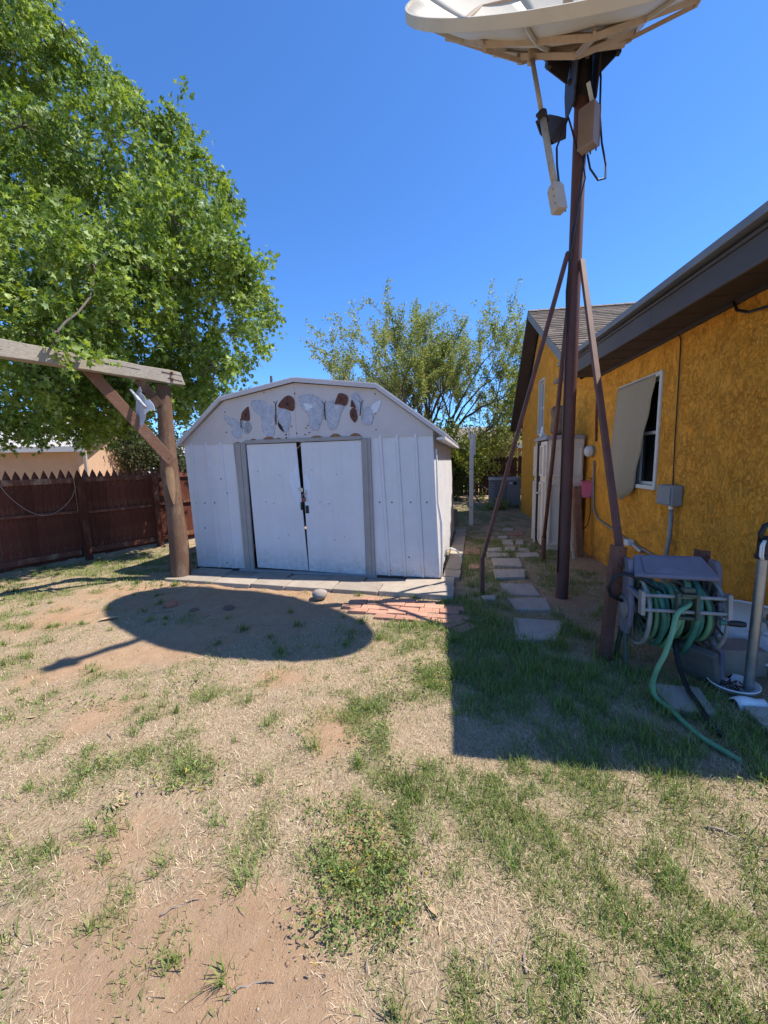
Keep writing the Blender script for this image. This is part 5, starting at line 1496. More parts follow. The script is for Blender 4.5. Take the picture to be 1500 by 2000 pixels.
# pale heart-wood scar on the post
V = []
for i in range(9):
    z = 1.02 + i * .06; w = .05 * math.sin(min(1, (i + .6) / 6) * math.pi * .5) * (1 if i < 8 else .7)
    rr_ = .122 - .014 * z + .007
    for j in range(5):
        a = -1.06 + (j - 2) / 2 * w / rr_
        V.append((-2.76 - .022 * z + .012 * math.sin(z * 3.1) + rr_ * math.cos(a), 5.05 + .02 * z + rr_ * math.sin(a), z))
MB().add(V, [(i * 5 + j, i * 5 + j + 1, i * 5 + j + 6, i * 5 + j + 5) for i in range(8) for j in range(4)]).build('bare_scar', pmat('bare_golden_wood', (.30, .19, .10), (.22, .13, .07), 8, .8, .2, 40), frame, world=True, smooth=True)

rt = empty('metal_butterfly', (-2.80, 4.70, 2.2), R(-25), 'flaking pale metal butterfly ornament fixed on the timber brace', 'ornament')
def wing(poly, o, ax, ay, m, th=.004, bulge=0):
    return MB().prism(poly, o, ax, ay, Vector(ax).cross(Vector(ay)).normalized() * th)
wing([(0, 0), (.05, .14), (.02, .26), (-.06, .33), (-.14, .26), (-.17, .12), (-.14, -.02), (-.07, -.09)], (0.02, -.04, -.13), (1, 0, .1), (-.1, .1, 1), None).build('wing', M['wing_pale'], rt, bevel=.002)
wing([(0, 0), (.10, .05), (.17, .03), (.15, .10), (.08, .17), (.01, .16)], (0.02, -.045, -.08), (1, .1, 0), (0, .1, 1), None).build('wing', M['fresh_white'], rt, bevel=.002)
wing([(0, 0), (.05, .1), (.0, .17), (-.06, .12), (-.08, .03)], (-.1, -.02, .09), (1, 0, .1), (0, .2, 1), None).build('wing', M['wing_grey'], rt, bevel=.002)
MB().tube([(-.16, -.07, .22), (-.02, -.08, .10), (.10, -.075, -.01)], [.013, .02, .016], 8).build('body', M['wing_grey'], rt, smooth=True)

# ------------------------------------------------------------------ red picket fence at the left
FA = Vector((-5.585, 5.419, 0)); FD = Vector((.526, .850, 0)).normalized(); FN = Vector((.850, -.526, 0))   # FN points to the yard
fence = empty('picket_fence', FA, 0, 'red brown stained picket fence with pointed tops along the left side', 'fence')
def build_fence():
    rr = random.Random(11)
    w = .108
    meshes = []
    for v in range(7):
        hw = w / 2 - .0012
        z1 = 1.33; zt = 1.475 + rr.uniform(-.012, .012)
        poly = [(-hw, .03), (hw, .03), (hw, z1), (hw * .62, z1 + .07), (0, zt), (-hw * .62, z1 + .07), (-hw, z1)]
        me = MB().prism(poly, (0, 0, 0), (1, 0, 0), (0, 0, 1), (0, .017, 0))
        meshes.append(me)
    protos = []
    for me in meshes:
        o = me.build('picket', M['fence_wood'], fence)
        protos.append(o)
    used = set()
    rz = math.atan2(FD.y, FD.x)
    s = -2.6
    k = 0
    while s < 7.4:
        v = rr.randrange(7)
        if v in used:
            o = protos[v].copy(); COL.objects.link(o); o.parent = fence
        else:
            o = protos[v]; used.add(v)
        gap = .1082 if rr.random() > .05 else .1112
        o.location = FD * s + Vector((0, 0, rr.uniform(-.012, .012) + (.01 * math.sin(s))))
        o.rotation_euler = (rr.uniform(-.004, .004), rr.uniform(-.0022, .0022), rz)
        s += gap; k += 1
    for v, o in enumerate(protos):
        if v not in used:
            bpy.data.objects.remove(o)
    # rails and posts on the yard side
    for z, h, a, b in ((1.31, .085, -2.6, 1.0), (1.33, .085, 1.15, 2.2), (1.34, .085, 2.3, 7.4), (.80, .04, -2.6, -.32), (.82, .045, -.3, 1.0), (.78, .045, 1.15, 2.2), (.80, .05, 2.3, 7.4), (.13, .085, -2.6, 1.0), (.14, .085, 1.15, 2.2), (.14, .085, 2.3, 7.4)):
        p0 = FA + FD * a + FN * .024 + Vector((0, 0, z)); p1 = FA + FD * b + FN * .024 + Vector((0, 0, z + rr.uniform(-.02, .02)))
        MB().bar(p0, p1, h * .0 + .040, h).build('rail', M['rail_wood'], fence, world=True, bevel=.004)
    for a in (-2.0, 1.07, 2.24, 4.6, 7.0):
        p = FA + FD * a + FN * .095
        MB().obox(p + Vector((0, 0, .62)), FD, FN, (0, 0, 1), .048, .048, .74).build('fence_post', M['fence_wood'], fence, world=True, bevel=.006)
build_fence()
rt = empty('fence_cord', FA, 0, 'thin grey cord drooping on the red picket fence', 'cord')
pts = []
for i in range(17):
    f = i / 16
    s = .12 + f * .95
    pts.append(FA + FD * s + FN * .055 + Vector((0, 0, 1.30 - .5 * math.sin(math.pi * min(1, f * .98)) ** .8 + (0.0 if f < .9 else .05))))
MB().tube(pts, .006, 6).build('cord', M['twig'], rt, world=True, smooth=True)

# ------------------------------------------------------------------ back fence, air conditioner, clothes post
bfence = empty('dark_back_fence', (3.5, 15.8, 0), R(-4), 'dark old board fence behind the air conditioner', 'fence')
rr = random.Random(3)
protos = []
for v in range(4):
    hw = .068; zt = 1.62
    protos.append(MB().prism([(-hw, .05), (hw, .05), (hw, zt - .06), (hw * .5, zt), (-hw * .5, zt), (-hw, zt - .06)], (0, 0, 0), (1, 0, 0), (0, 0, 1), (0, .018, 0)).build('fence_board', M['dark_fence'], bfence))
x = -5.2; i = 0
while x < 4.6:
    if i < 4: o = protos[i]
    else:
        o = protos[rr.randrange(4)].copy(); COL.objects.link(o); o.parent = bfence
    o.location = (x, 0, rr.uniform(-.03, .03)); o.rotation_euler = (0, rr.uniform(-.012, .012), 0)
    x += .146 if rr.random() > .25 else .165; i += 1
for z in (.35, .95, 1.42):
    MB().box(-5.3, 4.7, .02, .06, z, z + .09).build('rail', M['dark_fence'], bfence)

ac = empty('air_conditioner', (3.93, 12.55, 0), R(-14), 'grey louvred air conditioner unit at the far corner of the house', 'air conditioner')
def rounded(hx, hy, r, n=5):
    P = []
    for cx, cy, a0 in ((hx - r, hy - r, 0), (-hx + r, hy - r, 90), (-hx + r, -hy + r, 180), (hx - r, -hy + r, 270)):
        for k in range(n + 1):
            a = R(a0 + 90 * k / n); P.append((cx + r * math.cos(a), cy + r * math.sin(a)))
    return P
MB().prism(rounded(.42, .42, .16), (0, 0, .07), (1, 0, 0), (0, 1, 0), (0, 0, .80)).build('coil_core', M['black_metal'], ac)
for i in range(15):
    z = .10 + i * .052
    V = []; a = rounded(.45, .45, .18); b = rounded(.475, .475, .2)
    n = len(a)
    V = [(x, y, z + .034) for x, y in a] + [(x, y, z) for x, y in b] + [(x, y, z - .006) for x, y in b] + [(x, y, z - .006) for x, y in a]
    F = [(q * n + k, q * n + (k + 1) % n, ((q + 1) % 4) * n + (k + 1) % n, ((q + 1) % 4) * n + k) for q in range(4) for k in range(n)]
    MB().add(V, F).build('louver', M['ac_grey'], ac)
MB().prism(rounded(.47, .47, .19), (0, 0, 0), (1, 0, 0), (0, 1, 0), (0, 0, .07)).build('base_pan', M['ac_grey'], ac)
MB().box(.08, .485, -.49, -.35, .071, .865).build('service_panel', M['ac_grey'], ac, bevel=.01)
V = []; a = rounded(.49, .49, .2); b = rounded(.40, .40, .25); n = len(a)
V = [(x, y, .866) for x, y in a] + [(x, y, .935) for x, y in a] + [(x, y, .95) for x, y in b] + [(x, y, .866) for x, y in b]
F = [(q * n + k, q * n + (k + 1) % n, ((q + 1) % 4) * n + (k + 1) % n, ((q + 1) % 4) * n + k) for q in range(4) for k in range(n)]
MB().add(V, F).build('top_rim', M['ac_light'], ac)
mb = MB()
for k in range(7):
    r = .08 + k * .05
    mb.tube([(r * math.cos(t), r * math.sin(t), .94) for t in np.linspace(0, 6.2832, 25)], .005, 4, cap=False)
for k in range(8):
    t = k * math.pi / 4
    mb.bar((.05 * math.cos(t), .05 * math.sin(t), .935), (.41 * math.cos(t), .41 * math.sin(t), .935), .008, .008)
mb.build('fan_guard', M['black_metal'], ac)
MB().box(.14, .24, -.496, -.4905, .74, .80).build('rating_plate', M['label_white'], ac)
MB().box(.255, .36, -.496, -.4905, .72, .81).build('warning_plate', M['black'], ac)

rt = empty('clothes_post', (2.04, 8.91, 0), R(-10), 'thin white peeling clothesline post between the shed and the house', 'post')
MB().box(-.045, .045, -.045, .045, -.2, 2.10).build('post', M['peel_white'], rt, bevel=.006)
MB().tube([(-.06, -.06, 2.0), (-.06, -.06, 2.16), (-.05, -.06, 2.24)], .02, 8).build('bracket', M['peel_white'], rt)
MB().box(.05, .085, -.05, .04, 1.62, 2.13).build('side_board', M['peel_white'], rt, bevel=.004)
MB().tube([(-.12, -.05, .45), (.0, -.06, .42), (.16, -.05, .40)], .006, 5).build('wire_tie', M['steel'], rt)
block('cinder_block', (1.55, 9.25, 0), (.19, .1, .095), R(10), 0, M['grey_concrete'], 'grey block in the shade beside the clothesline post', 'block')
block('cinder_block', (1.62, 9.05, 0.0), (.1, .09, .19), R(30), R(4), M['grey_concrete'], 'upright grey block behind the far corner of the shed', 'block')

# ------------------------------------------------------------------ neighbours beyond the fences
def gable_house(name, c, rz, L, D, hw, hr, wall, roof, over, label, windows=(), porch=0, cat='house'):
    h = empty(name, c, rz, label, cat)
    MB().box(-L / 2, L / 2, -D / 2, D / 2, -.1, hw).build('wall', wall, h)
    for sy in (-1, 1):
        y0 = sy * (D / 2 + over); zz = hw - .05
        MB().hexa([(-L / 2 - over, y0, zz), (L / 2 + over, y0, zz), (L / 2 + over, 0, hr), (-L / 2 - over, 0, hr), (-L / 2 - over, y0, zz + .07), (L / 2 + over, y0, zz + .07), (L / 2 + over, 0, hr + .09), (-L / 2 - over, 0, hr + .09)]).build('roof', roof, h)
        MB().box(-L / 2 - over, L / 2 + over, y0 - .02 if sy < 0 else y0, y0 if sy < 0 else y0 + .02, zz - .12, zz + .08).build('fascia_board', M['label_white'], h)
    for sx in (-1, 1):
        MB().add([(sx * L / 2, -D / 2, hw), (sx * L / 2, D / 2, hw), (sx * L / 2, 0, hr)], [(0, 1, 2)]).build('gable_wall', wall, h)
    for (x0, x1, z0, z1) in windows:
        f = MB().box(x0, x1, -D / 2 - .03, -D / 2 - .003, z0, z1).build('window', M['window_white'], h)
        MB().box(x0 + .06, x1 - .06, -D / 2 - .036, -D / 2 - .031, z0 + .06, z1 - .06).build('pane', M['glass'], f)
    return h

nb = gable_house('peach_house', (-17.7, 17.5, 0), R(9), 10.5, 6, 2.33, 3.9, M['peach'], M['metal_roof'], .55, 'long peach stucco house with a pale metal roof beyond the picket fence', [(-3.5, -2.3, 1.2, 2.0)])
for x in (1.6, 5.75):
    MB().box(x - .05, x + .05, -3.5, -3.4, -.1, 2.2).build('porch_post', M['tan_trim'], nb)
mb = MB()
for i in range(40):
    x = -5.6 + i * .29
    mb.hexa([(x, -3.55, 2.355), (x + .035, -3.55, 2.355), (x + .035, 0, 3.99), (x, 0, 3.99), (x, -3.55, 2.38), (x + .035, -3.55, 2.38), (x + .035, 0, 4.02), (x, 0, 4.02)])
mb.build('roof_seam', M['metal_roof'], nb, kind='stuff')
gable_house('brick_house', (8.2, 27, 0), R(-6), 9, 7, 2.35, 3.7, M['redbrick_wall'], M['roof'], .5, 'low red brick house with a grey roof beyond the dark back fence', [(-3.6, -2.6, 1.2, 2.0), (.5, 1.7, 1.1, 2.0)])
gable_house('grey_house', (-19.5, 42, 0), R(4), 9, 7, 2.5, 3.7, M['grey_concrete'], M['metal_roof'], .4, 'small grey house far off between the timber post and the shed', [(-2, -1, 1.2, 2.1), (1, 2.2, 1.2, 2.1)])

car = empty('parked_car', (-14.6, 22.5, 0), R(12), 'white parked car just showing over the picket fence', 'car')
prof = [(-2.2, .35), (2.2, .35), (2.25, .8), (1.5, .98), (.8, 1.55), (-1.3, 1.58), (-1.9, 1.1), (-2.25, 1.0)]
MB().prism(prof, (0, -.85, 0), (1, 0, 0), (0, 0, 1), (0, 1.7, 0)).build('body', M['car_white'], car, bevel=.08)
MB().prism([(1.25, 1.0), (.72, 1.48), (-.1, 1.5), (-.1, 1.0)], (0, -.862, 0), (1, 0, 0), (0, 0, 1), (0, .01, 0)).build('window', M['glass'], car)
MB().prism([(-.2, 1.0), (-.2, 1.5), (-1.2, 1.5), (-1.6, 1.05)], (0, -.862, 0), (1, 0, 0), (0, 0, 1), (0, .01, 0)).build('window', M['glass'], car)
for x in (-1.4, 1.4):
    for y in (-.8, .8):
        MB().lathe((x, y - .1, .33), (0, 1, 0), [(0, .32), (.2, .32)], 18).build('wheel', M['rubber'], car)

# ------------------------------------------------------------------ trees
def orient(n, down=0.0, rng=RNG):
    d = rng.normal(size=(n, 3)); d[:, 2] -= down
    return d / np.linalg.norm(d, axis=1, keepdims=True)

def leaves(name, P, A, size, shape, m, cols, parent, kind='stuff', rng=RNG, fold=.25):
    """one mesh of many leaves: P points, A stem->tip directions, size per leaf, shape = outline in (along, across)"""
    n = len(P)
    B = np.cross(A, rng.normal(size=(n, 3))); B /= np.linalg.norm(B, axis=1, keepdims=True)
    N = np.cross(A, B)
    S = np.array(shape)                                        # (k, 3): along, across, fan index
    k = len(S)
    lift = -np.abs(S[:, 1]) * fold - S[:, 0] ** 2 * .15
    V = P[:, None, :] + size[:, None, None] * (S[None, :, 0:1] * A[:, None, :] + S[None, :, 1:2] * B[:, None, :] + lift[None, :, None] * N[:, None, :])
    tri = np.array([(0, i, i + 1) for i in range(1, k - 1)] + [(0, k - 1, 1)]) if False else np.array([(0, i, i + 1) for i in range(1, k - 1)])
    F = (np.arange(n)[:, None, None] * k + tri[None]).reshape(-1, 3)
    C = np.repeat(cols, k, axis=0)
    return array_mesh(name, V.reshape(-1, 3), F, m, C, parent, kind)

MAPLE = [(0, 0), (.08, .40), (.26, .15), (.48, .50), (.52, .13), (1.0, 0), (.52, -.13), (.48, -.50), (.26, -.15), (.08, -.40)]
OVAL = [(0, 0), (.35, .22), (.75, .18), (1, 0), (.75, -.18), (.35, -.22)]
DIAM = [(0, 0), (.5, .28), (1, 0), (.5, -.28)]

class Tubes:
    """many tapered branch segments gathered into one mesh"""
    def __init__(s): s.mb = MB()
    def add(s, pts, rs, n=5): s.mb.tube(pts, rs, n, cap=False)

def grow(tb, p, d, L, r, lvl, maxl, rr, tips, up=.25, spread=.6, kids=(2, 4), seg=4, taper=.55, wob=.18):
    pts = [Vector(p)]; rs = [r]; d = Vector(d).normalized()
    for i in range(seg):
        d = (d + Vector((rr.gauss(0, wob), rr.gauss(0, wob), rr.gauss(0, wob) + up * .3))).normalized()
        pts.append(pts[-1] + d * (L / seg)); rs.append(r * (1 - (1 - taper) * (i + 1) / seg))
    tb.add(pts, rs, 8 if lvl == 0 else (6 if lvl == 1 else (5 if lvl == 2 else 3)))
    tips.append((lvl, pts))
    if lvl >= maxl: return
    nk = rr.randint(*kids)
    for k in range(nk):
        f = rr.uniform(.35, 1.0) if k else 1.0
        i = min(int(f * seg), seg - 1); q = pts[i].lerp(pts[i + 1], f * seg - i) if f < 1 else pts[-1]
        ax = Vector((rr.gauss(0, 1), rr.gauss(0, 1), rr.gauss(0, .6))).normalized()
        nd = (d + ax * spread * rr.uniform(.6, 1.2) + Vector((0, 0, up))).normalized()
        grow(tb, q, nd, L * rr.uniform(.58, .82), r * taper * rr.uniform(.6, .9) * (1.2 if k == 0 else 1), lvl + 1, maxl, rr, tips, up, spread, kids, seg, taper, wob)

def maple():
    LOB = np.array([(-10.08,8.06,9.88,0.95),(-6.95,7.76,7.40,0.51),(-9.23,7.36,7.89,0.70),(-6.32,8.39,5.18,1.09),(-10.47,6.75,2.44,0.32),(-2.82,7.86,6.39,0.22),(-9.12,6.35,4.63,0.53),(-5.19,7.51,2.85,0.48),(-8.45,7.60,4.85,0.84),(-5.40,5.66,3.85,0.70),(-5.27,6.70,9.06,0.31),(-5.92,8.11,8.38,0.83),(-3.42,6.15,4.06,0.61),(-10.43,8.31,4.00,0.56),(-5.21,7.57,6.06,0.99),(-4.47,7.61,8.21,0.16),(-8.43,7.15,6.84,0.45),(-10.89,7.78,7.04,0.54),(-7.66,8.24,8.70,1.04),(-6.01,7.37,8.25,0.55),(-7.82,7.37,5.88,0.74),(-4.95,8.24,9.09,0.18),(-7.17,6.82,9.22,0.52),(-10.79,7.84,6.51,0.53),(-7.92,6.11,8.97,0.53),(-7.06,6.02,4.72,0.52),(-5.59,6.82,2.43,0.35),(-3.47,7.29,6.97,0.40),(-2.65,6.53,5.13,0.54),(-2.65,6.33,3.08,0.33),(-11.37,8.23,3.52,0.70),(-5.44,6.31,4.90,0.70),(-7.38,8.13,6.87,0.62),(-10.61,8.25,6.38,1.03),(-7.01,6.19,9.38,0.75),(-8.07,7.44,8.98,0.51),(-2.94,6.51,4.24,0.38),(-3.52,6.45,5.84,0.46),(-3.94,6.12,3.02,0.44),(-8.21,8.27,2.91,0.52),(-7.68,8.01,6.29,0.45),(-6.62,7.56,9.24,0.54),(-2.40,6.78,4.74,0.20),(-4.84,5.71,2.75,0.54),(-7.16,6.89,7.62,0.51),(-7.63,6.50,3.59,0.42),(-7.25,6.53,2.34,0.26),(-5.01,6.11,6.33,0.43),(-7.97,6.32,3.92,0.36),(-6.25,6.63,8.66,0.35),(-6.32,8.08,9.60,0.51),(-6.14,6.26,5.92,0.42),(-7.34,7.76,11.01,0.56),(-9.90,7.89,7.54,0.42),(-11.69,7.79,3.95,0.61),(-3.83,7.70,3.44,0.48),(-7.50,7.40,7.25,0.49),(-9.70,7.15,7.07,0.47),(-11.67,8.57,9.13,0.92),(-6.73,6.33,2.74,0.39),(-6.58,5.75,6.32,0.60),(-3.67,6.01,2.55,0.16),(-3.31,7.62,6.64,0.52),(-7.14,6.05,8.73,0.42),(-10.96,7.78,4.04,0.51),(-2.51,7.51,3.48,0.16),(-3.44,6.15,4.87,0.36),(-10.15,8.12,2.58,0.35),(-5.64,7.72,3.60,0.51),(-2.60,8.28,4.68,0.42),(-7.03,7.15,8.60,0.71),(-7.36,6.43,7.68,0.38),(-8.49,7.61,9.77,0.44),(-6.67,8.27,6.84,0.48),(-3.72,8.09,3.04,0.20),(-8.29,7.10,2.92,0.54),(-6.51,6.79,2.34,0.25),(-11.10,8.21,2.74,0.50),(-7.46,7.23,3.47,0.40),(-4.10,6.65,6.62,0.78),(-6.22,7.86,11.55,0.37),(-6.74,7.72,10.07,0.49),(-6.41,7.95,11.19,0.53),(-9.35,8.33,7.09,0.69),(-3.55,7.36,5.87,0.42),(-2.62,8.27,5.10,0.19),(-11.82,7.94,3.27,0.48),(-6.55,7.45,2.34,0.19),(-2.67,7.37,3.84,0.60),(-9.29,7.26,6.50,0.43),(-6.36,6.64,9.06,0.44),(-7.06,6.88,9.80,0.49),(-11.31,7.58,2.54,0.35),(-8.22,6.30,8.62,0.71),(-5.71,8.24,4.33,0.53),(-5.16,7.64,8.63,0.30),(-6.81,7.82,10.75,0.55),(-4.55,7.38,5.12,0.43),(-9.22,7.23,3.03,0.64),(-2.15,6.05,4.58,0.17),(-5.99,8.31,7.34,0.51),(-5.09,6.64,9.38,0.13),(-10.12,7.60,4.73,0.73),(-7.62,8.27,3.96,0.50),(-2.12,6.27,4.33,0.14),(-10.10,8.33,5.16,0.50),(-4.14,7.25,7.61,0.16),(-3.31,6.89,7.03,0.18),(-7.60,7.69,11.35,0.67),(-5.11,6.31,8.20,0.34),(-5.33,7.40,8.68,0.24),(-4.91,6.65,2.21,0.13),(-9.57,7.72,11.42,0.53),(-3.89,7.23,7.46,0.17),(-2.33,7.78,4.14,0.18),(-5.68,7.34,2.29,0.17),(-7.15,7.84,2.41,0.23),(-9.20,7.86,10.31,0.59),(-10.55,8.18,2.40,0.15),(-9.23,7.69,2.41,0.21),(-7.01,6.38,6.31,0.42),(-11.59,8.17,2.45,0.20),(-3.91,7.49,4.03,0.43),(-10.91,8.02,9.40,0.68),(-5.28,7.17,8.62,0.16),(-8.37,7.20,2.38,0.23),(-6.10,7.26,4.07,0.51),(-3.89,7.91,5.41,0.57),(-5.69,7.30,6.85,0.41),(-7.18,6.52,9.27,0.45),(-7.29,7.16,2.33,0.19),(-3.95,6.85,2.74,0.15),(-6.65,6.10,3.55,0.45),(-8.88,8.26,2.44,0.20),(-2.67,6.30,2.56,0.12)])
    LOB = np.concatenate([LOB, np.array([(-3.3, 5.6, 4.2, .6), (-2.9, 5.9, 5.0, .5), (-2.05, 6.35, 4.55, .2), (-2.1, 6.5, 4.3, .22), (-2.3, 6.6, 4.5, .25), (-3.6, 5.3, 3.4, .5), (-3.9, 5.9, 4.6, .7), (-4.2, 5.4, 3.3, .5), (-3.0, 6.6, 5.6, .5), (-4.6, 5.2, 2.9, .45), (-3.4, 4.9, 3.9, .45), (-4.1, 6.0, 2.62, .32), (-4.6, 6.3, 2.6, .38), (-3.6, 6.2, 2.75, .3),
        (-3.2, 3.97, 2.80, .12), (-4.9, 4.6, 3.6, .45), (-4.3, 4.3, 4.4, .5), (-3.4, 7.2, 3.6, .4), (-2.9, 6.9, 4.6, .4), (-4.4, 7.0, 3.2, .5), (-5.2, 6.2, 3.3, .5), (-4.8, 7.0, 2.7, .5), (-4.3, 7.4, 2.75, .45), (-4.6, 7.6, 3.3, .5), (-5.3, 7.2, 2.6, .45), (-4.0, 7.0, 3.2, .35), (-5.9, 6.8, 2.75, .45), (-3.75, 7.2, 2.75, .3), (-3.3, 7.1, 3.0, .3)])])
    LOB = LOB[~((LOB[:, 0] / LOB[:, 1] > -.355) & (LOB[:, 2] < 4.3))]
    LOB = LOB[~((LOB[:, 3] < .2) & (LOB[:, 2] > 8.4))]
    base = Vector((-8.1, 7.5, 0))
    t = empty('maple_tree', base, 0, 'tall leafy green maple tree leaning over the picket fence', 'tree')
    rng = np.random.default_rng(21)
    rr = random.Random(9)
    tb = Tubes()
    trunk = [base + Vector((0, 0, -.2)), base + Vector((.05, 0, .8)), base + Vector((.15, 0, 1.8)), base + Vector((.35, 0, 2.7))]
    MB().tube(trunk, [.34, .27, .24, .22], 14).build('trunk', M['bark'], t, world=True, smooth=True)
    top = trunk[-1]
    big = sorted(LOB.tolist(), key=lambda o: -o[3])
    hubs = [Vector(o[:3]) for o in big[:16]]
    mb = MB()
    nodes = [(top, .2)]
    def limb(a, b, r0, r1, n=7, sag=.25):
        pts = []; L = (b - a).length
        off = Vector((rr.gauss(0, .04), rr.gauss(0, .04), 0)) * L
        for i in range(n + 1):
            f = i / n
            pts.append(a.lerp(b, f) + off * math.sin(math.pi * f) + Vector((0, 0, -sag * L * .3 * math.sin(math.pi * f) * (1 - f))) + Vector((rr.gauss(0, .02), rr.gauss(0, .02), rr.gauss(0, .02))) * (0 < i < n))
        mb.tube(pts, [r0 + (r1 - r0) * i / n for i in range(n + 1)], 7, cap=False)
        return pts
    ends = []
    for h in sorted(hubs, key=lambda q: (q - top).length):
        c = min(nodes, key=lambda q: (q[0] - h).length + .35 * (q[0] - top).length)
        r0 = max(.035, min(.13, c[1] * .75)); r1 = r0 * .5
        pts = limb(c[0], h, r0, r1)
        for i, p in enumerate(pts[2:]):
            nodes.append((p, r0 + (r1 - r0) * (i + 2) / 7))
    for o in LOB:
        h = Vector(o[:3])
        c = min(nodes, key=lambda q: (q[0] - h).length)
        if (c[0] - h).length > .15:
            pts = limb(c[0], h, min(.03, c[1] * .7), .012, 5, .0)
            nodes += [(p, .015) for p in pts[2:]]
        for k in range(5):
            e = h + Vector(rng.normal(size=3)).normalized() * o[3] * .85
            limb(h, e, .010, .004, 4, -.1)
    mb.build('limbs', M['dark_bark'], t, world=True, smooth=True)
    # leaves: drooping sprays through every lobe, denser towards its skin
    P = []; A = []; S = []; C = []
    wind = np.array([.18, -.1, -.6])
    for x, y, z, r in LOB:
        nsp = int(27 * (r / .5) ** 2) + (7 if r > .15 else 3)
        for k in range(nsp):
            d = rng.normal(size=3); d /= np.linalg.norm(d)
            q = np.array([x, y, z]) + d * r * (1.22 if rng.random() < .15 else 1.0) * rng.uniform(.45, 1.0) ** .5
            spray = wind + rng.normal(size=3) * .45; spray /= np.linalg.norm(spray)
            ln = rng.uniform(.2, .48)
            nl = rng.integers(24, 46)
            tint = rng.uniform(0, 1)
            f = rng.random(nl)
            P.append(q + spray * (f * ln)[:, None] + rng.normal(size=(nl, 3)) * .06)
            a = spray * 1.1 + rng.normal(size=(nl, 3)) * .45
            A.append(a / np.linalg.norm(a, axis=1, keepdims=True))
            S.append(rng.uniform(.05, .105, nl))
            base_c = np.array([.12, .21, .032]) * (1 - tint) + np.array([.27, .37, .065]) * tint
            C.append(base_c * rng.uniform(.75, 1.2, (nl, 1)) * np.array([1, 1, 1.0]) + (rng.random((nl, 1)) < .13) * np.array([.12, .13, .11]))
    P, A, S, C = map(np.concatenate, (P, A, S, C))
    leaves('crown', P, A, S, MAPLE, M['leaf'], C, t, rng=rng, fold=.35)
maple()

def budding_tree(name, base, H, stems, maxl, label, lc, nleaf, lsize, seed, spread=.55, bark='dark_bark', up=.3, r0=.16, leafy=True, lowboost=0.0, kids=(2, 4), wide=1.15):
    t = empty(name, base, 0, label, 'tree')
    rr = random.Random(seed); rng = np.random.default_rng(seed)
    tb = Tubes(); tips = []
    b = Vector(base)
    tb2 = MB().tube([b + Vector((0, 0, -.2)), b + Vector((.02, 0, H * .05)), b + Vector((.05, 0, H * .12))], [r0 * 1.5, r0 * 1.2, r0 * 1.1], 10)
    tb2.build('trunk', M[bark], t, world=True, smooth=True)
    for k in range(stems):
        a = 2 * math.pi * k / stems + rr.uniform(-.3, .3)
        sp = rr.uniform(.3, wide)
        grow(tb, b + Vector((.05, 0, H * .11)), (math.cos(a) * sp, math.sin(a) * sp, 1), H * rr.uniform(.30, .38), r0 * .6, 0, maxl, rr, tips, up, spread, kids)
    tb.mb.build('branches', M[bark], t, world=True, kind='stuff')
    if leafy:
        seglist = [p for l, p in tips if l >= maxl - 1]
        idx = rng.integers(0, len(seglist), nleaf)
        P = np.empty((nleaf, 3))
        for i, k in enumerate(idx):
            p = seglist[k]; f = rng.random() * (len(p) - 1); j = int(f)
            P[i] = p[j].lerp(p[min(j + 1, len(p) - 1)], f - j)
        if lowboost:
            keep = rng.random(nleaf) < np.clip(1.25 - lowboost * (P[:, 2] - base[2]) / H, .12, 1)
            P = P[keep]
        n = len(P)
        P += rng.normal(size=(n, 3)) * .05
        C = np.array(lc)[rng.integers(0, len(lc), n)] * rng.uniform(.75, 1.25, (n, 1))
        leaves('crown', P, orient(n, -.2, rng), rng.uniform(.6, 1.2, n) * lsize, OVAL, M['bud_leaf'], C, t, rng=rng)
    return t
budding_tree('elm_tree', (2.05, 16.6, 0), 7.5, 20, 5, 'broad sparse tree with new leaves and bare twigs behind the shed', [(.25, .31, .08), (.30, .34, .11), (.20, .27, .07), (.32, .30, .12)], 135000, .085, 5, spread=.55, lowboost=.62, kids=(2, 3), up=.2, wide=2.3)
budding_tree('bare_pink_tree', (-3.6, 26, 0), 6.6, 7, 4, 'small leafless pinkish tree showing above the shed ridge', [(.36, .24, .20), (.30, .20, .17)], 5000, .13, 8, spread=.6, bark='twig', r0=.10, kids=(2, 4))

def bush(name, c, r, n, size, cols, label, seed, squash=.8, m='bud_leaf', shape=OVAL, cat='bush', lobes=9):
    rng = np.random.default_rng(seed)
    t = empty(name, c, 0, label, cat)
    L = [(np.array(c) + np.array([rng.uniform(-.6, .6) * r, rng.uniform(-.5, .5) * r, rng.uniform(.35, 1.0) * r * squash * 1.3]), r * rng.uniform(.32, .6)) for _ in range(lobes)]
    tb = MB()
    for q, rad in L:
        tb.tube([Vector(c), Vector(c).lerp(Vector(q), .5) + Vector((rng.normal() * .1, 0, 0)), Vector(q)], [.05, .03, .012], 5, cap=False)
    tb.build('stem', M['dark_bark'], t, world=True)
    P = []; C = []
    for q, rad in L:
        k = int(n / lobes)
        d = rng.normal(size=(k, 3)); d /= np.linalg.norm(d, axis=1, keepdims=True)
        rad_k = rad * rng.uniform(.35, 1.05, (k, 1)) ** .5 * (1 + .3 * np.sin(d[:, :1] * 7 + d[:, 2:] * 5))
        P.append(q + d * rad_k); C.append(np.array(cols)[rng.integers(0, len(cols), k)] * rng.uniform(.7, 1.2, (k, 1)))
    P = np.concatenate(P); C = np.concatenate(C)
    P[:, 2] = np.maximum(P[:, 2], .03)
    leaves('crown', P, orient(len(P), .1, rng), rng.uniform(.6, 1.2, len(P)) * size, shape, M[m], C, t, rng=rng)
    return t
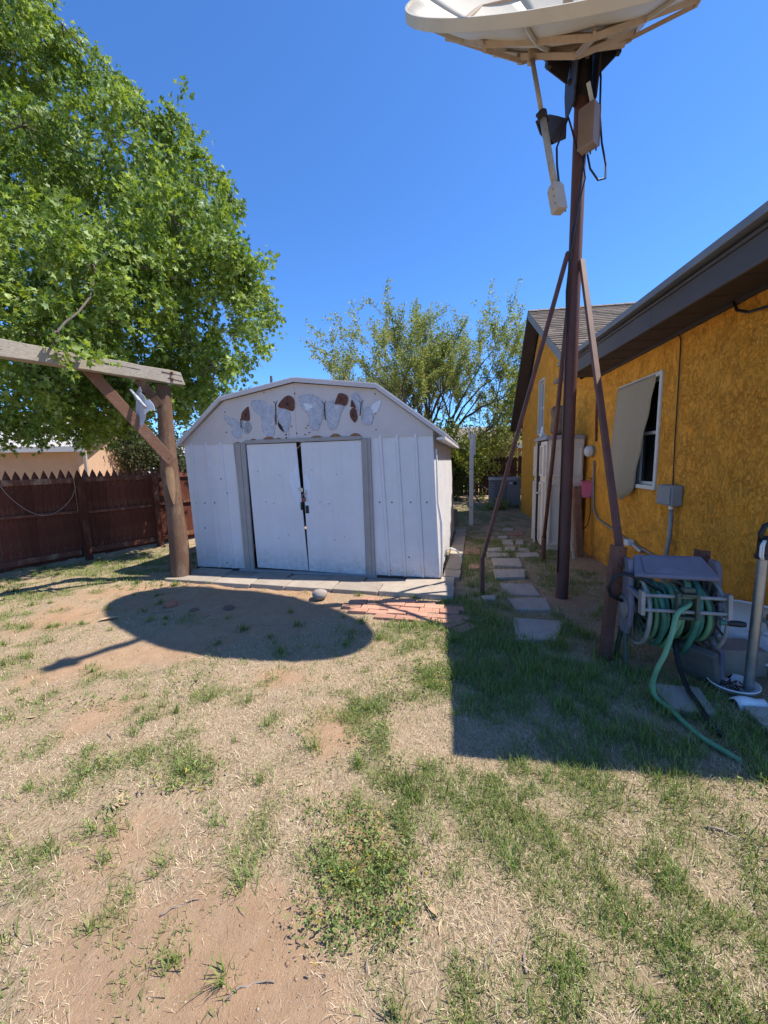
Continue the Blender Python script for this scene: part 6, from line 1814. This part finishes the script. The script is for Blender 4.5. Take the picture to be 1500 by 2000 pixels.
bush('leafy_bush', (2.75, 14.6, .3), 1.7, 7000, .13, [(.24, .28, .055), (.28, .30, .07), (.18, .23, .045)], 'yellow green bush rising behind the white clothesline post', 3, 1.0)
bush('leafy_bush', (4.6, 17.2, .3), 1.6, 5000, .13, [(.23, .26, .06), (.28, .28, .08), (.30, .25, .09)], 'sparse olive bush beside the far corner of the house', 4, 1.0)
bush('leafy_bush', (1.2, 14.2, .2), 1.5, 5500, .12, [(.15, .20, .045), (.19, .24, .05)], 'green bush tucked against the back of the shed', 5, 1.0)
bush('vine_bush', (2.6, 15.2, .1), 1.35, 5000, .11, [(.06, .10, .028), (.09, .14, .035)], 'dark green vine thicket on the back fence', 6, .95)
bush('evergreen_tree', (-11.6, 19.5, .3), 2.5, 11000, .16, [(.035, .05, .018), (.07, .085, .035), (.10, .11, .05)], 'dense dark evergreen tree at the end of the peach house', 7, .85, 'needle', DIAM, 'tree', 14)
bush('far_tree', (-20.5, 33, .3), 3.2, 5000, .25, [(.08, .12, .03), (.11, .15, .04)], 'light green tree far behind the peach house roof', 8, .9, 'bud_leaf', OVAL, 'tree', 10)
bush('far_tree', (-16.5, 50, .3), 3.4, 3000, .3, [(.07, .09, .035), (.10, .11, .05)], 'hazy green tree far beyond the timber post', 9, .8, 'bud_leaf', OVAL, 'tree', 10)
bush('far_tree', (-3, 55, .3), 4.2, 3000, .35, [(.07, .09, .035), (.10, .11, .05)], 'low far tree hidden behind the shed roof', 10, .5, 'bud_leaf', OVAL, 'tree', 10)

bush('added_shade_tree', (6.5, 12.9, 1.7), 2.5, 7000, .14, [(.15, .20, .045), (.19, .24, .05)], 'added unseen tree behind the gabled house end, shading the air conditioner', 12, .9, cat='tree', lobes=12)  # unseen tree, added to keep the sun off the air conditioner
# far utility pole just over the shed ridge
rt = empty('utility_pole', (-8.0, 29, 0), 0, 'thin dark utility pole tip left of the shed peak', 'utility pole')
MB().tube([Vector((-8.0, 29, -.2)), Vector((-8.0, 29, 7.9))], [.13, .09], 8).build('pole', M['dark_bark'], rt, world=True)
MB().bar(Vector((-8.5, 29, 7.3)), Vector((-7.5, 29, 7.3)), .08, .08).build('crossarm', M['dark_bark'], rt, world=True)

# ------------------------------------------------------------------ grass, straw, weeds, litter
def blocked(x, y):
    """true where paving or buildings stand"""
    b = np.zeros(len(x), bool)
    dx, dy = x - SH0[0], y - SH0[1]
    c, s = math.cos(R(13.5)), math.sin(R(13.5))
    t, w = dx * c - dy * s, dx * s + dy * c
    b |= (t > -.16) & (t < 3.68) & (w > -.63) & (w < 3.7)
    dx, dy = x - 3.18, y - 5.8
    c, s = math.cos(R(8.5)), math.sin(R(8.5))
    b |= (dx * c - dy * s > -.03) & (dx * s + dy * c > -3.8) & (dx * s + dy * c < 5.4)
    for q in ST:
        q = np.array(q); inside = np.ones(len(x), bool)
        for i in range(4):
            a, e = q[i], q[(i + 1) % 4]
            inside &= ((e[0] - a[0]) * (y - a[1]) - (e[1] - a[1]) * (x - a[0])) < -.012
        b |= inside
    dx, dy = x - b0[0], y - b0[1]
    u, v = dx * bx[0] + dy * bx[1], dx * by[0] + dy * by[1]
    b |= (u > .1) & (u < 1.25) & (v > .02) & (v < .53) & (RNG.random(len(x)) > .06)
    return b

def scatter(n_layers):
    X, Y, Wt = [], [], []
    for (r0, r1, dens, wsc) in n_layers:
        a = R(62)
        area = a * (r1 ** 2 - r0 ** 2)
        n = int(area * dens)
        r = np.sqrt(RNG.uniform(r0 ** 2, r1 ** 2, n)); th = RNG.uniform(-a, a, n)
        X.append(r * np.sin(th)); Y.append(r * np.cos(th)); Wt.append(np.full(n, wsc))
    return np.concatenate(X), np.concatenate(Y), np.concatenate(Wt)

def blades(name, x, y, L, W, lean, cols, m, droop=.5):
    n = len(x)
    z = height(x, y) - .003
    th = RNG.uniform(0, 2 * np.pi, n)
    d = np.stack([np.cos(th), np.sin(th), np.zeros(n)], 1)
    s = np.stack([-np.sin(th), np.cos(th), np.zeros(n)], 1)
    up = np.array([0, 0, 1.0])
    P = np.stack([x, y, z], 1)
    cl, sl = np.cos(lean)[:, None], np.sin(lean)[:, None]
    m1 = P + (up * cl + d * sl) * (L * .55)[:, None]
    l2 = lean + droop * RNG.uniform(.3, 1.3, n)
    m2 = m1 + (up * np.cos(l2)[:, None] + d * np.sin(l2)[:, None]) * (L * .45)[:, None]
    m2[:, 2] = np.maximum(m2[:, 2], z + .004)
    w = W[:, None] / 2
    V = np.stack([P - s * w, P + s * w, m1 + s * w * .8, m1 - s * w * .8, m2], 1).reshape(-1, 3)
    b = np.arange(n)[:, None] * 5
    F = np.concatenate([np.stack([b[:, 0], b[:, 0] + 1, b[:, 0] + 2], 1), np.stack([b[:, 0], b[:, 0] + 2, b[:, 0] + 3], 1), np.stack([b[:, 0] + 3, b[:, 0] + 2, b[:, 0] + 4], 1)])
    C = np.repeat(cols, 5, axis=0)
    return array_mesh(name, V, F, m, C, kind='stuff')

def greens(n):
    t = RNG.random((n, 1)); u = RNG.random((n, 1))
    c = np.array([.12, .20, .042]) * (1 - t) + np.array([.27, .34, .10]) * t
    c = np.where(u < .10, np.array([.36, .31, .13]), c)
    return c * RNG.uniform(.75, 1.2, (n, 1))

def do_grass():
    # lawn grass where the density field says so
    x, y, ws = scatter([(.7, 1.6, 24000, 1), (1.6, 2.8, 14000, 1.15), (2.8, 4.5, 7000, 1.5), (4.5, 7.5, 2600, 2.0), (7.5, 14, 450, 3.2)])
    g = f_green(x, y)
    n3 = vnoise(x, y, .07, 61)
    keep = (RNG.random(len(x)) < (g * (.25 + 1.3 * n3)) ** 1.25) & ~blocked(x, y)
    x, y, ws, g = x[keep], y[keep], ws[keep], g[keep]
    n = len(x)
    shade = np.clip(gauss(x, y, [(1.7, 2.3, .8, .8, 1), (1.0, 3.2, .6, 1.0, .9), (1.2, 5.4, .6, 1.5, .7), (2.2, 5.5, .7, 1.5, .7)]), 0, 1)
    L = RNG.uniform(.012, .046, n) * (.7 + .7 * g) * (1 + .9 * shade)
    blades('grass', x, y, L, RNG.uniform(.0018, .0036, n) * ws, np.abs(RNG.normal(.35, .3, n)), greens(n), M['blade'])
    # isolated tufts
    tx, ty, _ = scatter([(.8, 2.0, 8, 1), (2.0, 5, 11, 1), (5, 8, 4, 1)])
    keep = (tx < .75) & ~blocked(tx, ty) & (RNG.random(len(tx)) > gauss(tx, ty, BARE) * .8)
    tx, ty = tx[keep], ty[keep]
    fixed = [(-.62, 1.66, 1.2), (-1.02, 1.70, 1.5), (-.4, 1.86, 1.4), (-1.25, 1.42, 1.5), (-1.1, 1.28, .9), (-.86, 1.27, 1.0), (-.53, 1.18, 1.1), (.30, 2.55, 1.4), (-.12, 2.18, 1.6), (-.08, 1.88, 1.3), (.08, 1.62, 1.5), (.11, 1.56, 1.2), (.08, 1.28, 1.0), (-.15, 1.74, .9),
             (-.5, .93, .9), (-.67, .98, .7), (-.98, 1.06, .8), (-1.45, 2.1, 1.1), (-.7, 2.05, 1.2), (-.9, 2.3, 1.2), (.0, .86, .8), (.45, 1.27, 1.0), (-2.65, 4.70, 1.2), (-1.9, 4.72, .9), (-.1, 4.32, .9), (1.0, 4.15, 1.0), (.32, 4.1, .9), (-.3, 4.2, 1.0)]
    spec = [(a, b, RNG.uniform(.5, 1.1)) for a, b in zip(tx, ty)] + fixed
    X, Y, L, W, Le, C = [], [], [], [], [], []
    for a, b, k in spec:
        n = int(RNG.integers(30, 70) * k)
        far = 1 if b < 2.5 else (1.5 if b < 4.5 else 2.2)
        r = np.abs(RNG.normal(0, .036 * k, n)); th = RNG.uniform(0, 6.28, n)
        X.append(a + r * np.cos(th)); Y.append(b + r * np.sin(th))
        L.append(RNG.uniform(.03, .095, n) * k ** .6); W.append(RNG.uniform(.002, .0042, n) * far); Le.append(np.abs(RNG.normal(.45, .3, n)))
        C.append(greens(n) * RNG.uniform(.75, 1.05))
    X, Y, L, W, Le, C = map(np.concatenate, (X, Y, L, W, Le, C))
    blades('grass_tufts', X, Y, L, W, Le, C, M['blade'], .6)
    # dry straw lying over the soil
    x, y, ws = scatter([(.7, 1.5, 62000, 1), (1.5, 2.6, 30000, 1.25), (2.6, 4.2, 9500, 1.7), (4.2, 7, 2000, 2.4)])
    keep = (RNG.random(len(x)) < np.clip(1.0 - 1.25 * f_bare(x, y) + .06, .03, 1) * (.08 + 1.25 * vnoise(x, y, .11, 71)) * (.4 + .9 * vnoise(x, y, .45, 72))) & ~blocked(x, y)
    x, y, ws = x[keep], y[keep], ws[keep]
    n = len(x)
    t = RNG.random((n, 1))
    C = (np.array([.78, .65, .46]) * t ** 1.3 + np.array([.37, .27, .17]) * (1 - t ** 1.3)) * RNG.uniform(.7, 1.15, (n, 1))
    blades('dry_straw', x, y, RNG.gamma(2.2, .0078, n) + .005, RNG.uniform(.0007, .0019, n) * ws, RNG.uniform(.6, 1.5, n), C, M['straw'], .5)
    # pebbles and crumbs of soil
    x, y, ws = scatter([(.8, 2.5, 1100, 1), (2.5, 5.5, 260, 1.5)])
    keep = ~blocked(x, y) & (RNG.random(len(x)) < .25 + .75 * f_bare(x, y)); x, y, ws = x[keep], y[keep], ws[keep]
    n = len(x)
    r = RNG.gamma(1.6, .0014, n)[:, None] * ws[:, None] + .0012
    octa = np.array([(1, 0, 0), (0, 1, 0), (-1, 0, 0), (0, -1, 0), (0, 0, .75), (0, 0, -.75)])
    V = np.stack([x, y, height(x, y)], 1)[:, None, :] + r[:, None] * (octa[None] * RNG.uniform(.65, 1.3, (n, 6, 1)))
    tri = np.array([(0, 1, 4), (1, 2, 4), (2, 3, 4), (3, 0, 4), (1, 0, 5), (2, 1, 5), (3, 2, 5), (0, 3, 5)])
    F = (np.arange(n)[:, None, None] * 6 + tri[None]).reshape(-1, 3)
    t = RNG.random((n, 1))
    C = np.repeat(np.array([.30, .18, .11]) * (1 - t) + np.array([.42, .32, .23]) * t, 6, axis=0)
    array_mesh('pebbles', V.reshape(-1, 3), F, M['straw'], C, kind='stuff')
    # broad-leaved weeds in mats
    blobs = [(-.18, 1.28, .10, .10, 1.0), (-.08, 1.36, .10, .07, .9), (-.02, 1.22, .12, .10, 1), (-.12, 1.14, .14, .07, 1), (.02, 1.10, .08, .07, 1), (-.22, 1.08, .09, .06, .9), (-.16, 1.02, .07, .04, .8), (-.22, 1.45, .10, .07, .7), (.05, 1.35, .06, .07, .6),
             (-1.0, 1.66, .13, .09, .9), (-.92, 1.75, .08, .05, .6), (-.1, 2.2, .14, .1, .8), (.02, 1.75, .06, .06, .6), (-.12, 1.92, .1, .07, .7), (.30, 2.55, .22, .16, .9), (.12, 2.35, .12, .1, .6), (-.5, 2.0, .07, .06, .7), (-1.45, 1.75, .1, .06, .5), (-1.2, 1.55, .08, .06, .6),
             (-2.4, 4.75, .3, .15, .7), (-3.0, 4.6, .35, .14, .6), (-1.35, 2.5, .12, .09, .6), (1.75, 1.42, .16, .12, .9), (1.95, 1.5, .14, .1, .9), (.5, 3.3, .3, .25, .5), (-2.0, 2.3, .2, .12, .4), (1.8, 5.4, .3, .4, .4), (2.5, 4.4, .25, .5, .5)]
    x, y, ws = scatter([(.8, 1.8, 22000, 1), (1.8, 3.0, 8000, 1.25), (3.0, 6.5, 1100, 1.9)])
    w = np.clip(gauss(x, y, blobs), 0, 1) * (.15 + 1.3 * vnoise(x, y, .05, 81))
    keep = (RNG.random(len(x)) < w) & ~blocked(x, y)
    x, y, ws = x[keep], y[keep], ws[keep]
    n = len(x)
    P = np.stack([x, y, height(x, y) + RNG.uniform(.004, .045, n)], 1)
    A = RNG.normal(size=(n, 3)); A[:, 2] = np.abs(A[:, 2]) * .55; A /= np.linalg.norm(A, axis=1, keepdims=True)
    t = RNG.random((n, 1))
    C = np.array([.11, .18, .045]) * (1 - t) + np.array([.28, .34, .11]) * t
    C = np.where(RNG.random((n, 1)) < .05, np.array([.42, .34, .04]), C)
    leaves('weeds', P, A, RNG.uniform(.008, .021, n) * ws, [(0, 0), (.3, .16), (.55, .10), (.7, .22), (1, 0), (.7, -.22), (.55, -.10), (.3, -.16)], M['blade'], C, None, fold=.3)
do_grass()

# single litter pieces that can be told apart
def dry_leaf(x, y, size, rz, label, m='dry_leaf', curl=.6, long=3.2):
    rt = empty('dry_leaf', (x, y, float(height(x, y)) + .004), rz, label, 'leaf', 'dry leaves and husks lying on the lawn')
    V = []; n = 8
    for i in range(n + 1):
        f = i / n
        w = math.sin(math.pi * min(1, f * .96 + .02)) ** .8 * size / long
        for q in (-1, -.4, .4, 1):
            V.append((f * size * 1.0 - size / 2, q * w * .5, abs(q) * w * curl * .6 + .25 * size * curl * (f - .5) ** 2))
    F = [(i * 4 + j, i * 4 + j + 1, i * 4 + j + 5, i * 4 + j + 4) for i in range(n) for j in range(3)]
    MB().add(V, F).build('blade', M[m], rt, smooth=True)
LE = [(.13, 1.11, .065, 2.3, 'long pale curled husk right of the weed mat'), (.155, 1.06, .05, 1.3, 'tan husk just below the curled husk by the weeds'), (-2.74, 3.63, .18, .5, 'big pale husk at the left edge of the round shadow'),
      (.78, 1.10, .05, 1.4, 'short upright straw coloured chip in the right lawn'), (.98, 1.22, .07, .3, 'pale woody chip lying in the right lawn'), (.46, 2.10, .05, 1.2, 'small pale leaf in the shade near the shadow edge'), (1.11, 1.98, .055, 2.0, 'white narrow leaf in the middle of the house shade'),
      (.02, 1.52, .05, .9, 'cream leaf beside the grass tuft above the weed mat'), (-.42, 1.62, .04, .3, 'small yellow leaf near the left dirt patch'), (-2.18, 2.17, .05, .2, 'white leaf scrap at the far left lawn'), (1.45, 1.75, .05, .6, 'pale leaf in shade near the hose end'), (.06, 1.32, .035, .1, 'small pale blossom scrap in the weed mat')]
for a in LE: dry_leaf(a[0], a[1], a[2], a[3], a[4])
def star_leaf():
    x, y = -1.24, 1.53
    rt = empty('dry_leaf_spray', (x, y, float(height(x, y)) + .004), .3, 'pale withered fan shaped leaf spray on bare ground at left', 'leaf')
    mb = MB()
    for k in range(11):
        a = -1.0 + k * .22 + random.uniform(-.06, .06); L = random.uniform(.05, .09)
        p = Vector((0, 0, .008)); e = Vector((L * math.cos(a), L * math.sin(a), random.uniform(.004, .022)))
        s = Vector((-math.sin(a), math.cos(a), 0)) * .006
        mb.add([p, (p + e) / 2 + s + Vector((0, 0, .008)), e, (p + e) / 2 - s + Vector((0, 0, .006))], [(0, 1, 2, 3)])
    mb.build('frond', M['dry_leaf'], rt)
star_leaf()
def twig(x, y, L, rz, r, label, bend=.12, m='twig'):
    rt = empty('twig', (x, y, float(height(x, y)) + r), rz, label, 'twig', 'twigs lying on the ground')
    pts = [(L * (f - .5), bend * L * math.sin(f * 3.0 + .4) + random.uniform(-.004, .004), .004 * math.sin(f * 9)) for f in np.linspace(0, 1, 8)]
    MB().tube(pts, [r * (1 - .5 * f) for f in np.linspace(0, 1, 8)], 6).build('stick', M[m], rt, smooth=True)
for a in [(-.41, .915, .13, .35, .0035, 'thin pale curved twig at the bottom edge of the bare dirt'), (-2.45, 2.16, .22, .15, .004, 'dark straight twig at the far left of the lawn'), (.30, .99, .10, .9, .004, 'light stick in the lawn near the bottom centre'), (-.06, .99, .09, 1.1, .0035, 'pale twig below the weed mat'),
          (1.35, 1.33, .16, -.6, .005, 'brown stick at the right in the sunlit grass'), (-1.55, 1.95, .12, -.8, .003, 'short dark twig beside a tuft left of centre'), (-.72, 1.12, .12, .5, .003, 'thin tan twig across the big dirt patch'), (-2.35, 3.8, .26, .5, .008, 'grey stick lying inside the round shadow'), (-1.75, 3.7, .18, .9, .005, 'small forked looking stick inside the round shadow'), (.42, 1.0, .12, 1.2, .0045, 'light stick in the lawn left of the right hand grass')]:
    twig(*a)
for i, (x, y, r, lb) in enumerate([(-2.34, 4.02, .075, 'reddish clay lump in the round shadow'), (-2.0, 3.85, .055, 'dark clod of earth in the round shadow'), (-1.66, 3.9, .06, 'second clod of earth right of the clay lump')]):
    boulder('clod', (x, y, -.02), r, M['clay'] if i == 0 else M['soil_clod'], lb, 'clod', .55, i + 2)
